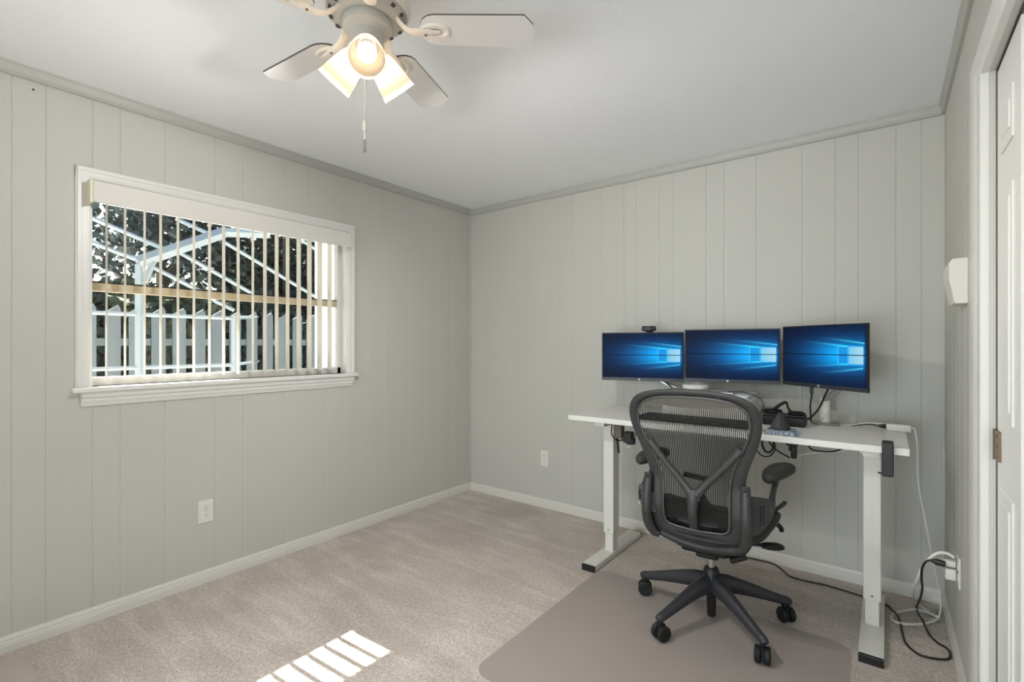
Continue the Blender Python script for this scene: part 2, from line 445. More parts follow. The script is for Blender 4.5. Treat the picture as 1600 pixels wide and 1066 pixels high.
# ------------------------------------------------------------------ vertical blind
vb = thing('vertical_blind', 'white vertical blind, vanes turned open, hung across the window on the left wall', 'window blind', (0, 1.26, 1.08))
def rel(b_, o):
    inv = Matrix.Translation(-o.location)
    for v in b_.verts: v.co = inv @ v.co
    return b_
b_ = NB(); box(b_, .066, .080, .60, 1.93, 1.908, 2.003, .003); box(b_, .02, .068, .61, 1.925, 1.995, 2.002); link('valance', rel(b_, vb), mat('valance_vinyl', srgb(222, 219, 212), .5), vb)
b_ = NB(); box(b_, .015, .082, .588, .600, 1.902, 2.006, .002); link('valance_end_cap', rel(b_, vb), CREAM, vb)
b_ = NB(); box(b_, .018, .058, .60, 1.92, 1.955, 1.99, .003); link('headrail', rel(b_, vb), WMET, vb)
VY = [.663, .732, .809, .875, .950, 1.022, 1.096, 1.166, 1.241, 1.321, 1.388, 1.457, 1.524, 1.594, 1.664, 1.734, 1.804]
vj = [0, 0, 1, 0, 2, 2, 2, 1, 3, 7, 2, 2, 3, 1, 0, -2, 3]
def vane(wd=.083, cv=.006):
    b2 = NB(); n = 6; A = []
    for i in range(n+1):
        s_ = -wd/2+wd*i/n; c_ = cv*(1-(2*i/n-1)**2)
        A.append((s_, c_))
    poly = A+[(a, c-.0012) for a, c in A[::-1]]
    prism(b2, poly, 0, .84); return b2
v0 = link('slat', vane(), SLAT, vb, True); v0.hide_render = False
for i, (y, j) in enumerate(zip(VY, vj)):
    o = v0 if i == 0 else v0.copy()
    if i: COL.objects.link(o); o.parent = vb
    o.location = Vector((.018 if i < 30 else 0, y, 1.105))-Vector(vb.location)
    o.rotation_euler = (0, 0, R(180-12-j*.9))
for k in range(0):
    o = v0.copy(); COL.objects.link(o); o.parent = vb
    o.location = Vector((.018, 1.842+.014*k, 1.105))-Vector(vb.location); o.rotation_euler = (0, 0, R(180-6+k))
b_ = NB(); tube(b_, catmull([(.05, 1.895, 1.96), (.052, 1.897, 1.6), (.052, 1.899, 1.37), (.054, 1.905, 1.345), (.052, 1.911, 1.37), (.05, 1.909, 1.6), (.05, 1.907, 1.96)], 5), .0016, 6)
link('pull_cord', rel(b_, vb), WPLAST, vb, True)

# ------------------------------------------------------------------ desk
dk = thing('standing_desk', 'white height-adjustable standing desk with a rectangular white top on two T-shaped legs', 'desk', (2.17, 2.82, 0))
DX0, DX1, DYF, DYB, DT = 1.381, 2.963, 2.52, 3.12, .85
b_ = NB(); box(b_, DX0, DX1, DYF, DYB, DT-.030, DT, .004); link('tabletop', rel(b_, dk), WHITE, dk)
for xa, fx0, fx1, yf in ((1.56, 1.522, 1.604, 2.43), (2.806, 2.797, 2.882, 2.40)):
    cx = 1.573 if xa < 2 else 2.838
    b_ = NB(); box(b_, fx0, fx1, yf+.015, yf+.64, .004, .035, .003); ft = link('foot', rel(b_, dk), WMET, dk)
    b_ = NB(); box(b_, fx0+.001, fx1-.001, yf, yf+.018, .0, .034, .004); link('end_cap', rel(b_, dk), BLK, ft)
    b_ = NB(); box(b_, fx0+.001, fx1-.001, yf+.635, yf+.65, .0, .034, .004); link('end_cap', rel(b_, dk), BLK, ft)
    b_ = NB(); box(b_, cx-.026, cx+.026, 2.672, 2.735, .034, .18, .004); link('lower_column', rel(b_, dk), WMET, dk)
    b_ = NB(); box(b_, cx-.032, cx+.032, 2.664, 2.743, .145, .80, .004); cu = link('upper_column', rel(b_, dk), WMET, dk)
    b_ = NB(); lathe(b_, [(.004, 0), (.003, .002)], 10, Matrix.Translation((cx, 2.6635, .165)) @ Matrix.Rotation(R(90), 4, 'X'), True)
    link('screw', rel(b_, dk), GRAPH2, cu)
    b_ = NB()
    prism(b_, [(-.032, .775), (-.07, .819), (.04, .819), (.032, .775)], 0, .06, Matrix.Translation((cx, 2.735, 0)) @ Matrix.Rotation(R(90), 4, 'X'))
    box(b_, cx-.03, cx+.03, 2.55, 3.07, .795, .8195, .002)
    link('top_bracket', rel(b_, dk), WMET, dk)
b_ = NB(); box(b_, 1.60, 2.81, 2.69, 2.72, .790, .8185, .002); link('crossbar', rel(b_, dk), WMET, dk)
b_ = NB(); box(b_, 1.60, 2.81, 2.86, 2.89, .790, .8185, .002); link('crossbar', rel(b_, dk), WMET, dk)
b_ = NB(); box(b_, 1.44, 1.80, 2.585, 2.60, .808, .8195, .001); link('under_rail', rel(b_, dk), BLK, dk)
b_ = NB(); box(b_, 1.655, 1.698, 2.57, 2.62, .735, .812, .004); link('control_box', rel(b_, dk), BROWN, dk)

# controller/power boxes hanging below the left end of the top
pb = thing('power_adapter', 'small black power adapter hanging under the left end of the desk top', 'power adapter', (1.73, 2.60, .72))
b_ = NB(); box(b_, 1.705, 1.755, 2.575, 2.625, .715, .775, .005); box(b_, 1.722, 1.765, 2.58, 2.62, .706, .740, .004); link('body', rel(b_, pb), BLK, pb)
b_ = NB(); tube(b_, [(1.765, 2.6, .73), (1.772, 2.6, .77), (1.785, 2.6, .812)], .0025, 6, sm=4); link('cord', rel(b_, pb), BLK, pb, True)
b_ = NB(); tube(b_, [(1.705, 2.6, .73), (1.67, 2.575, .722), (1.645, 2.56, .76), (1.648, 2.56, .815)], .004, 6, sm=5); link('cord', rel(b_, pb), BLK, pb, True)
b_ = NB(); tube(b_, [(1.728+.012*math.cos(a), 2.6, .698+.014*math.sin(a)) for a in [R(30*i) for i in range(12)]], .0022, 6, closed=True); link('hanging_ring', rel(b_, pb), WPLAST, pb, True)
tg = NB(); tube(tg, [(1.668, 2.585, .735), (1.672, 2.585, .69), (1.674, 2.59, .65)], .007, 6, sm=4)
tag(link('cable_end', tg, BLK, None, True), 'short black cable end dangling in front of the left desk leg', 'cable')

# clamp-on hook at right front edge
hk = NB(); box(hk, 2.873, 2.912, 2.497, 2.519, .735, .872, .004, 3); box(hk, 2.873, 2.912, 2.499, 2.56, .8505, .872, .005); box(hk, 2.875, 2.91, 2.50, 2.565, .733, .741, .003)
box(hk, 2.86, 2.874, 2.52, 2.53, .737, .743, .002)
tag(link('headphone_hook', hk, BLK), 'black rectangular hook clipped over the front edge of the desk at its right end', 'hook')

# cables and holders under the desk right of chair
b_ = NB()
tube(b_, [(2.41+.026*math.cos(R(a)), 2.76+.005*math.sin(R(a*2)), .765+.044*math.sin(R(a))) for a in range(0, 360, 24)], .005, 6, closed=True)
tube(b_, [(2.40+.045*math.cos(R(a)), 2.75, .755+.055*math.sin(R(a))) for a in range(0, 360, 24)], .0035, 6, closed=True)
tube(b_, [(2.40, 2.755, .80), (2.43, 2.75, .76), (2.46, 2.75, .735), (2.51, 2.75, .71)], .004, 6, sm=5)
tag(link('cable_bundle', b_, BLK, None, True), 'tangled loop of black cable hanging under the desk just right of the chair back', 'cable')
b_ = NB(); box(b_, 2.495, 2.545, 2.73, 2.77, .772, .7895, .003); box(b_, 2.515, 2.54, 2.735, 2.765, .71, .775, .006); box(b_, 2.505, 2.52, 2.74, 2.76, .745, .775, .004)
tag(link('cable_clip', b_, BLK), 'black clip fixed under the desk above the right armrest of the chair', 'cable clip')
b_ = NB(); tube(b_, [(2.53, 2.75, .712), (2.56, 2.76, .73), (2.62, 2.78, .745), (2.70, 2.80, .757), (2.78, 2.82, .785)], .003, 6, sm=5)
tag(link('slack_cable', b_, WPLAST, None, True), 'thin pale cable sagging under the right half of the desk top', 'cable')
b_ = NB(); tube(b_, [(2.585, 2.75, .79), (2.60, 2.75, .765), (2.63, 2.76, .757), (2.69, 2.77, .762), (2.74, 2.79, .787)], .004, 6, sm=5)
tag(link('sagging_cable', b_, BLK, None, True), 'short black cable sagging under the desk between clip and right leg', 'cable')

# ------------------------------------------------------------------ monitors
def wallpaper(u, v):
    def ss(a, b, x):
        t = max(0, min(1, (x-a)/(b-a))); return t*t*(3-2*t)
    d = abs(v-.51)
    base = [1, 18, 48]
    g = math.exp(-(d/(.32))**2)*ss(-.35, .85, u)*(1-.75*ss(.97, 1.0, u))
    c = [base[0]+2*g, base[1]+98*g, base[2]+150*g]
    g2 = math.exp(-((u-.80)/.26)**2-(d/.22)**2)*(1-.8*ss(.955, 1.0, u)); c = [c[0]+6*g2, c[1]+58*g2, c[2]+62*g2]
    # wedge beam between the two edge rays
    ut = .51+(.645-.51)*1+(.97-u)*.13; ub = .51-(.51-.37)-(.97-u)*.06
    if ub < v < ut and u < .97:
        k = ss(.15, .9, u)*.30; c = [c[0]+10*k, c[1]+110*k, c[2]+120*k]
    for x0, v0, x1, v1, wd, it in ((.98, .70, .45, .80, .010, 1.0), (.82, .645, .15, .76, .010, .75), (.965, .31, .45, .20, .012, .9), (.82, .365, .10, .285, .009, .6), (.97, .66, .70, .655, .008, .35), (.97, .355, .70, .36, .008, .5)):
        if x1 <= u <= x0:
            t = (x0-u)/(x0-x1); vv = v0+(v1-v0)*(1-(1-t)**1.3)
            k = it*math.exp(-((v-vv)/(wd*(1+1.2*t)))**2)*(1-t)**1.4
            c = [c[0]+100*k, c[1]+150*k, c[2]+120*k]
    # panes
    if .815 < u < .968 and .372 < v < .645:
        c = [120+60*(u-.815)/.15, 205+20*(u-.815)/.15, 246]
    elif .70 < u < .815 and .38 < v < .645:
        c = [18, 150+40*(u-.70), 232]
    if (abs(u-.703) < .006 or abs(u-.812) < .008) and .36 < v < .66: c = [70, 190, 245]
    if abs(v-.51) < .008: c = [q*.35 for q in c]
    vg = 1-.35*abs(u-.5)*(1 if u < .5 else .2)
    return [max(0, min(255, q*vg)) for q in c]
def screen_mat():
    m = bpy.data.materials.new('screen_picture'); m.use_nodes = True; t = m.node_tree; b = t.nodes['Principled BSDF']
    a = t.nodes.new('ShaderNodeVertexColor'); a.layer_name = 'pic'
    b.inputs['Base Color'].default_value = (.01, .01, .012, 1); b.inputs['Roughness'].default_value = .4
    t.links.new(a.outputs[0], b.inputs['Emission Color']); b.inputs['Emission Strength'].default_value = 1.0; b.inputs['Specular IOR Level'].default_value = .03; return m
SCREEN = screen_mat()
def screen_mesh(W, H_):
    nx, ny = 220, 120; me = bpy.data.meshes.new('screen')
    vs = [(-W/2+W*i/nx, 0, H_*j/ny) for j in range(ny+1) for i in range(nx+1)]
    fs = [(j*(nx+1)+i, j*(nx+1)+i+1, (j+1)*(nx+1)+i+1, (j+1)*(nx+1)+i) for j in range(ny) for i in range(nx)]
    me.from_pydata(vs, [], fs); ca = me.color_attributes.new('pic', 'FLOAT_COLOR', 'POINT')
    buf = []
    for j in range(ny+1):
        for i in range(nx+1):
            r_, g_, b_ = wallpaper(i/nx, j/ny); buf += list(srgb(r_, g_, b_))
    ca.data.foreach_set('color', buf); me.materials.append(SCREEN); return me
SM = screen_mesh(.505, .287)
def monitor(x0, y0, x1, y1, zb, zt, label):
    cx, cy = (x0+x1)/2, (y0+y1)/2; W = math.dist((x0, y0), (x1, y1)); a = math.atan2(y1-y0, x1-x0); Hh = zt-zb
    t = thing('monitor', label, 'monitor', (cx, cy, zb), a, 'three monitors above the desk')
    b2 = NB(); box(b2, -W/2, W/2, 0, .012, 0, Hh, .002); link('bezel', b2, SCR, t)
    b2 = NB(); prism(b2, [(-W/2+.02, .02), (-W/2+.05, Hh-.03), (W/2-.05, Hh-.03), (W/2-.02, .02)][::-1], 0, .022, Matrix.Translation((0, .034, 0)) @ Matrix.Rotation(R(90), 4, 'X'), bev=.005)
    link('back_housing', b2, SCR, t)
    s_ = bpy.data.objects.new('screen', SM); COL.objects.link(s_); s_.parent = t
    s_.location = (0, -.0006, .020); s_.scale = ((W-.010)/.505, 1, (Hh-.026)/.287)
    b2 = NB(); prism(b2, rrect(-W/2+.001, W/2-.001, .001, .019, .002, 2), 0, .0015, Matrix.Rotation(R(90), 4, 'X')); link('chin', b2, mat('chin_grey', srgb(52, 55, 60), .4), t)
    b2 = NB(); lathe(b2, [(.0065, 0), (.0055, .0006)], 20, Matrix.Translation((-.015, -.0016, .0102)) @ Matrix.Rotation(R(90), 4, 'X'), True)
    lg = link('logo', b2, mat('logo_white', srgb(225, 228, 232), .4), t)
    cu_ = bpy.data.curves.new('logo_letters', 'FONT'); cu_.body = 'hp'; cu_.size = .011; cu_.shear = .25; cu_.align_x = 'CENTER'; cu_.extrude = .0001
    tx = bpy.data.objects.new('logo_letters', cu_); COL.objects.link(tx); tx.parent = lg; tx.location = (-.015, -.0024, .0076); tx.rotation_euler = (R(90), 0, 0)
    cu_.materials.append(SCR)
    me_ = bpy.data.meshes.new_from_object(tx); mw = tx.matrix_basis.copy(); bpy.data.objects.remove(tx)
    tx = bpy.data.objects.new('logo_letters', me_); COL.objects.link(tx); tx.parent = lg; tx.matrix_basis = mw
    return t
m1 = monitor(1.408, 2.905, 1.898, 3.035, 1.036, 1.345, 'left of the three thin black monitors, turned inward, with a webcam on top')
m2 = monitor(1.925, 2.968, 2.428, 3.020, 1.048, 1.357, 'middle one of the three thin black monitors, straight behind the chair')
m3 = monitor(2.437, 3.028, 2.822, 2.700, 1.051, 1.366, 'right of the three thin black monitors, angled toward the room, held by a pole arm')

# webcam
wc = thing('webcam', 'small black webcam clipped on top of the left monitor', 'webcam', (1.70, 2.975, 1.346))
b_ = NB(); box(b_, -.043, .043, -.024, .014, .006, .038, .010, 3); link('body', b_, BLK, wc, True)
b_ = NB(); lathe(b_, [(.013, 0), (.013, .004), (.009, .005)], 16, Matrix.Translation((0, -.0235, .022)) @ Matrix.Rotation(R(90), 4, 'X'), True); link('lens', b_, GRAPH2, wc, True)
b_ = NB(); box(b_, -.02, .02, -.012, .05, .0005, .010, .003); box(b_, -.02, .02, .045, .05, -.05, .008, .002); link('clip', b_, BLKS, wc)
wc.rotation_euler = (0, 0, m1.rotation_euler.z)

# right monitor arm
ra = thing('monitor_stand', 'white pole stand on a round base, holding the right monitor', 'monitor stand', (2.632, 3.045, .85))
b_ = NB(); lathe(b_, [(.0, 0), (.066, 0), (.068, .003), (.064, .009), (.02, .012), (0, .012)], 32); link('base', b_, mat('stand_base', srgb(150, 151, 140), .4), ra, True)
b_ = NB(); lathe(b_, [(.024, .010), (.024, .095), (.0225, .096), (.0225, .099), (.024, .10), (.024, .135), (.02, .14), (0, .14)], 24); link('pole', b_, WPLAST, ra, True)
b_ = NB(); tube(b_, [(.0, -.01, .13), (.045, -.03, .168), (.09, -.05, .215)], [(.014, .022), (.013, .02), (.012, .018)], 10, sm=4, up=(0, 0, 1)); link('arm', b_, SILV, ra, True)
b_ = NB(); tube(b_, [(.09, -.05, .215), (.06, -.08, .28), (.03, -.125, .34)], .014, 10, sm=4); box(b_, -.02, .045, -.150, -.135, .31, .39, .003, M=Matrix.Rotation(R(-8), 4, 'Z')); link('head', b_, SILV, ra, True)
# left monitor arm (rises from behind the white device)
la = thing('monitor_stand', 'silver stand slanting down from behind the left monitor', 'monitor stand', (1.90, 3.085, .85))
b_ = NB(); lathe(b_, [(0, 0), (.028, 0), (.028, .01), (.016, .012), (.016, .12), (0, .12)], 20); link('post', b_, SILV, la, True)
b_ = NB(); tube(b_, [(.0, -.005, .11), (-.08, -.01, .145), (-.165, -.02, .19), (-.21, -.03, .26)], [(.020, .014)]*4, 10, sm=4, up=(0, 0, 1)); link('arm', b_, SILV, la, True)
b_ = NB(); tube(b_, [(-.03, -.031, .125), (-.085, -.035, .150), (-.14, -.035, .20)], .005, 6, sm=4); link('cable', b_, BLK, la, True)

# black monitor cables
b_ = NB(); tube(b_, [(2.585, 2.925, 1.05), (2.580, 2.955, 1.00), (2.572, 2.975, .946), (2.573, 2.99, .90), (2.573, 3.0, .862)], .004, 7, sm=5); box(b_, 2.576, 2.592, 2.918, 2.932, 1.018, 1.05, .003)
tag(link('video_cable', b_, BLK, None, True), 'black cable with a boxy plug hanging straight down from the right monitor', 'cable')
b_ = NB(); tube(b_, [(2.655, 2.92, 1.045), (2.64, 2.945, 1.01), (2.621, 2.96, .96), (2.60, 2.97, .92), (2.566, 2.98, .88), (2.535, 2.985, .862)], .0045, 7, sm=5)
tag(link('power_cable', b_, BLK, None, True), 'black cable curving left from the right monitor past the arm pole to the desk', 'cable')

# white box device with flat silver laptop and round puck
pr_ = thing('printer', 'white boxy printer with rounded corners on the desk behind the chair', 'printer', (2.09, 2.90, .85))
b_ = NB(); box(b_, -.235, .235, -.14, .14, .004, .135, .018, 4); link('body', b_, WPLAST, pr_, True)
b_ = NB(); box(b_, -.225, .225, -.13, .13, .1335, .150, .007, 3); link('lid', b_, mat('printer_lid', srgb(224, 222, 214), .35), pr_, True)
b_ = NB(); box(b_, 1.87, 2.235, 2.80, 2.99, 1.0005, 1.0085, .003); tag(link('tablet', b_, mat('tablet_silver', srgb(200, 199, 195), .35, .3)), 'thin pale slab lying flat on top of the white printer', 'tablet')
b_ = NB(); lathe(b_, [(0, 0), (.065, 0), (.072, .006), (.072, .020), (.066, .026), (0, .028)], 32, Matrix.Translation((2.003, 2.92, 1.0088))); tag(link('hub_disc', b_, WPLAST, None, True), 'white round puck lying on the slab under the middle monitor', 'smart hub')
b_ = NB(); tube(b_, [(2.20, 2.83, 1.012), (2.24, 2.82, 1.014), (2.285, 2.83, 1.012), (2.33, 2.84, 1.0), (2.365, 2.85, .975), (2.375, 2.85, .94), (2.36, 2.85, .905), (2.345, 2.85, .87), (2.35, 2.86, .856)], .0022, 6, sm=5)
tag(link('thin_cable', b_, BLK, None, True), 'thin black cable arching off the printer top down to its right side', 'cable')

# dark desk pad
b_ = NB(); box(b_, 1.785, 2.37, 2.60, 2.755, .8505, .875, .006); tag(link('desk_pad', b_, mat('desk_pad_black', srgb(34, 33, 33), .7)), 'dark flat pad on the desk seen through the chair mesh', 'desk pad')

# black case with headphones on top
bc = thing('storage_case', 'black low case on the desk right of the chair back, headphones on it', 'case', (2.468, 2.875, .85))
b_ = NB(); box(b_, -.098, .098, -.04, .05, .001, .048, .008, 3); link('body', b_, BLK, bc, True)
b_ = NB(); box(b_, -.095, .095, -.038, .048, .049, .058, .004); link('lid', b_, GRAPH2, bc, True)
hp = thing('headphones', 'black over-ear headphones lying on the black case', 'headphones', (2.468, 2.875, .909))
b_ = NB(); lathe(b_, [(0, 0), (.040, 0), (.046, .006), (.046, .014), (.036, .020), (0, .022)], 24, Matrix.Translation((-.055, 0, 0))); link('ear_cup', b_, BLKS, hp, True)
b_ = NB(); lathe(b_, [(0, 0), (.034, 0), (.040, .005), (.040, .010), (.030, .016), (0, .017)], 24, Matrix.Translation((.055, 0, 0))); link('ear_cup', b_, BLKS, hp, True)
b_ = NB(); tube(b_, [(-.05, .0, .018), (-.028, .015, .04), (-.006, .02, .056), (.008, .018, .055), (.014, .01, .035), (.03, .0, .014), (.05, 0, .012)], (.009, .004), 8, sm=5); link('headband', b_, BLK, hp, True)

# cone shaped mouse on patterned pad, white ball
bp_ = bpy.data.materials.new('blue_marble_print'); bp_.use_nodes = True; t_ = bp_.node_tree
n_ = t_.nodes.new('ShaderNodeTexNoise'); n_.inputs['Scale'].default_value = 55; n_.inputs['Detail'].default_value = 4; n_.inputs['Distortion'].default_value = 2
r_ = t_.nodes.new('ShaderNodeValToRGB'); r_.color_ramp.elements[0].position = .38; r_.color_ramp.elements[0].color = srgb(48, 66, 88); r_.color_ramp.elements[1].position = .62; r_.color_ramp.elements[1].color = srgb(190, 204, 214)
tc_ = t_.nodes.new('ShaderNodeTexCoord'); t_.links.new(tc_.outputs['Object'], n_.inputs['Vector']); t_.links.new(n_.outputs['Fac'], r_.inputs[0]); t_.links.new(r_.outputs[0], t_.nodes['Principled BSDF'].inputs['Base Color'])
b_ = NB(); prism(b_, [(2.435, 2.535), (2.568, 2.535), (2.55, 2.66), (2.435, 2.66)], .8505, .870, bev=.003); tag(link('mouse_pad', b_, bp_), 'small thick pad with blue marbled print at the desk front edge right of the chair', 'mouse pad')
mo = NB(); lathe(mo, [(0, 0), (.042, 0), (.043, .006), (.036, .022), (.022, .048), (.014, .068), (.008, .076), (0, .078)], 24, Matrix.Translation((2.490, 2.605, .8705))); tag(link('cone_mouse', mo, mat('cone_grey', srgb(58, 56, 56), .5), None, True), 'dark grey cone-shaped mouse standing on the blue marbled pad', 'computer mouse')
b_ = NB(); lathe(b_, [(0, 0), (.008, .001), (.015, .008), (.017, .017), (.015, .026), (.008, .033), (0, .034)], 20, Matrix.Translation((2.410, 2.60, .8505))); tag(link('white_ball', b_, WPLAST, None, True), 'small white ball-like trinket beside the blue marbled pad', 'trinket')

# power brick on back right of the desk
br_ = thing('power_brick', 'white power brick lying on the back right corner of the desk', 'power adapter', (2.935, 3.0, .85))
b_ = NB(); box(b_, -.048, .046, -.016, .017, .001, .034, .004, 3); link('body', b_, WPLAST, br_, True)
b_ = NB(); tube(b_, [(-.048, 0, .020), (-.062, 0, .020), (-.078, 0, .019)], [(.011, .010), (.010, .009), (.005, .005)], 8); tube(b_, [(-.078, 0, .019), (-.11, .01, .022), (-.15, .02, .014), (-.19, .04, .004)], .003, 6, sm=5); link('black_cord', b_, BLK, br_, True)
b_ = NB(); tube(b_, [(-.048, .006, .028), (-.09, .01, .030), (-.13, .02, .026), (-.17, .03, .012), (-.20, .045, .005)], .003, 6, sm=5); link('white_cord', b_, WPLAST, br_, True)
b_ = NB(); tube(b_, [(2.98, 3.0, .868), (2.990, 2.99, .874), (2.997, 2.975, .852), (3.003, 2.97, .786), (3.004, 2.97, .666), (3.013, 2.97, .563), (3.034, 2.97, .434), (3.050, 2.97, .319), (3.066, 2.97, .221), (3.080, 2.97, .138), (3.085, 2.97, .081), (3.078, 2.97, .02), (3.055, 2.965, .006), (3.03, 2.94, .006)], .0035, 7, sm=6)
tag(link('charger_cable', b_, WPLAST, None, True), 'thin white cord running from the power brick down the back wall to the carpet', 'cord')

# ------------------------------------------------------------------ outlets and cords on right wall
def outlet(loc, rz, label):
    t = thing('wall_outlet', label, 'wall outlet', loc, rz)
    b2 = NB(); prism(b2, rrect(-.036, .036, -.06, .06, .005, 3), 0, .006, Matrix.Rotation(R(90), 4, 'X'), bev=.0015); link('cover_plate', b2, WPLAST, t)
    for z in (.021, -.021):
        b2 = NB(); prism(b2, rrect(-.0165, .0165, z-.0145, z+.0145, .006, 4), .005, .0085, Matrix.Rotation(R(90), 4, 'X')); s_ = link('socket', b2, WPLAST, t)
        b2 = NB()
        for x0, x1, z0, z1 in ((-.0075, -.0055, z-.001, z+.008), (.0055, .0075, z-.001, z+.007), (-.002, .002, z-.009, z-.005)): box(b2, x0, x1, -.0092, -.0084, z0, z1)
        link('slots', b2, GRAPH2, s_)
    b2 = NB(); lathe(b2, [(.003, 0), (.002, .0015)], 10, Matrix.Translation((0, -.006, 0)) @ Matrix.Rotation(R(90), 4, 'X'), True); link('screw', b2, SILV, t)
    return t
outlet((.0005, 1.083, .379), R(90), 'white duplex wall outlet on the left wall below the window')
outlet((.778, YB-.0005, .382), 0, 'white duplex wall outlet on the back wall left of the desk')
outlet((XR-.0005, 2.57, .385), R(-90), 'white wall outlet on the right wall with plugs in it')
pw = thing('plug_adapter', 'white cube-shaped plug adapter plugged into the right wall outlet', 'plug adapter', (3.103, 2.57, .365))
b_ = NB(); box(b_, -.032, .0, -.018, .018, -.015, .028, .004, 3); link('body', b_, WPLAST, pw, True)
b_ = NB(); box(b_, 3.060, 3.103, 2.555, 2.585, .400, .424, .005); tube(b_, [(3.097, 2.560, 0.440), (3.078, 2.560, 0.450), (3.051, 2.560, 0.445), (3.024, 2.560, 0.415), (3.003, 2.580, 0.365), (2.989, 2.620, 0.299), (2.980, 2.720, 0.220), (2.985, 2.880, 0.120), (3.007, 3.093, 0.012), (3.033, 3.041, 0.008), (3.061, 3.002, 0.010), (3.072, 2.968, 0.020), (3.039, 3.017, 0.009), (2.996, 3.013, 0.008), (2.955, 2.967, 0.008), (2.919, 2.912, 0.008), (2.906, 2.862, 0.008), (2.910, 2.836, 0.008), (2.934, 2.824, 0.008), (2.977, 2.845, 0.008), (3.019, 2.883, 0.008), (3.047, 2.924, 0.008), (3.066, 2.948, 0.012), (3.082, 2.99, 0.010)], .0062, 8, sm=6)
tag(link('extension_cord', b_, WPLAST, None, True), 'thick white cord arching from the outlet and coiled on the carpet', 'cord')
b_ = NB(); tube(b_, [(3.0705, 2.55, .410), (3.045, 2.55, .412), (3.028, 2.55, .414)], [(.012, .011), (.013, .010), (.005, .005)], 8)
tube(b_, [(3.029, 2.55, .414), (3.014, 2.550, 0.405), (3.002, 2.560, 0.372), (3.001, 2.580, 0.320), (3.007, 2.660, 0.252), (3.004, 2.800, 0.145), (3.002, 3.030, 0.016), (3.005, 2.946, 0.022), (3.018, 2.878, 0.024), (3.036, 2.789, 0.010), (3.062, 2.737, 0.007), (3.085, 2.72, 0.006), (3.094, 2.69, 0.006), (3.091, 2.640, 0.006), (3.066, 2.609, 0.006), (3.006, 2.589, 0.006), (2.972, 2.616, 0.006), (2.951, 2.665, 0.006), (2.943, 2.746, 0.006), (2.940, 2.812, 0.006), (2.932, 2.857, 0.018), (2.921, 2.90, 0.018), (2.907, 2.954, 0.006), (2.892, 2.985, .006), (2.84, 3.005, .006), (2.799, 3.017, .006), (2.72, 3.03, .006), (2.634, 3.04, .006), (2.55, 3.03, .006), (2.474, 3.035, .006), (2.43, 3.09, .006), (2.373, 3.145, .008), (2.30, 3.15, .008), (2.22, 3.145, .008)], .0042, 8, sm=6)
tag(link('computer_cable', b_, BLK, None, True), 'long black power cord from the wall outlet snaking over the carpet under the desk', 'cord')

# chime box on the right wall
b_ = NB(); prof = [(0, 1.575), (.040, 1.573), (.046, 1.566), (.050, 1.56), (.050, 1.50), (.036, 1.418), (.032, 1.414), (0, 1.414)]
extrude_profile(b_, prof, (XR, 2.325, 0), (XR, 2.52, 0), (-1, 0, 0))
bmesh.ops.bevel(b_, geom=[e for e in b_.edges], offset=.0015, segments=1, affect='EDGES', clamp_overlap=True)
tag(link('door_chime', b_, WPLAST), 'white wedge-shaped chime box mounted on the right wall beside the closet casing', 'door chime')

# ------------------------------------------------------------------ floor mats
b_ = NB(); prism(b_, rrect(1.609, 2.775, 1.415, 2.497, .07, 8), .001, .0045); tag(link('chair_mat', b_, VINYL), 'clear frosted vinyl chair mat on the carpet under the office chair', 'chair mat')
b_ = NB(); prism(b_, rrect(-.0+.03, .42, -.35, .385, .11, 10), .001, .006, bev=.001); tag(link('floor_mat', b_, mat('small_mat', srgb(186, 176, 166), .8, noise=.1, nscale=200)), 'rounded corner of a taupe floor mat by the left wall, cut by the frame', 'floor mat')

# ------------------------------------------------------------------ office chair
ch = thing('office_chair', 'graphite mesh-back office chair on a five-star caster base in front of the desk', 'office chair', (2.245, 2.36, .0045), R(3.5))
BX = -.016
def yb(z):
    pts = [(.30, -.09), (.36, -.14), (.42, -.19), (.55, -.225), (.68, -.225), (.85, -.265), (1.0, -.315), (1.09, -.345)]
    if z <= pts[0][0]: return pts[0][1]
    for (a, b), (c_, d) in zip(pts, pts[1:]):
        if z <= c_: return b+(d-b)*(z-a)/(c_-a)
    return pts[-1][1]
OUT = [(0, 1.083), (.07, 1.081), (.135, 1.074), (.19, 1.062), (.232, 1.040), (.256, 1.005), (.264, .962), (.260, .915), (.246, .865), (.226, .81), (.207, .755), (.196, .70), (.194, .64), (.200, .57), (.204, .50), (.198, .452), (.178, .425), (.135, .410), (.07, .398), (0, .392)]
INN = [(0, 1.053), (.065, 1.052), (.122, 1.047), (.168, 1.036), (.200, 1.016), (.220, .988), (.226, .955), (.221, .915), (.205, .868), (.180, .815), (.156, .757), (.143, .70), (.138, .64), (.138, .57), (.137, .52), (.131, .49), (.115, .476), (.09, .470), (.045, .466), (0, .463)]
def frame_loop(b2, OUT, INN, thick=.013, n=10):
    O = [(x, z) for x, z in OUT]+[(-x, z) for x, z in OUT[-2:0:-1]]
    I = [(x, z) for x, z in INN]+[(-x, z) for x, z in INN[-2:0:-1]]
    Os = catmull([(x, 0, z) for x, z in O], 3, True); Is = catmull([(x, 0, z) for x, z in I], 3, True)
    rings = []
    for o, i in zip(Os, Is):
        c_ = (o+i)/2; h = (o-i)/2; ring = []
        for k in range(n):
            a = 2*PI*k/n; ca, sa = math.cos(a), math.sin(a)
            ex = .8; px = math.copysign(abs(ca)**ex, ca); py = math.copysign(abs(sa)**ex, sa)
            p = c_+h*px; ring.append(b2.verts.new((BX+p.x, yb(p.z)-py*thick, p.z)))
        rings.append(ring)
    L = len(rings)
    for i in range(L):
        A, B = rings[i], rings[(i+1) % L]
        for k in range(n): b2.faces.new((A[k], A[(k+1) % n], B[(k+1) % n], B[k]))
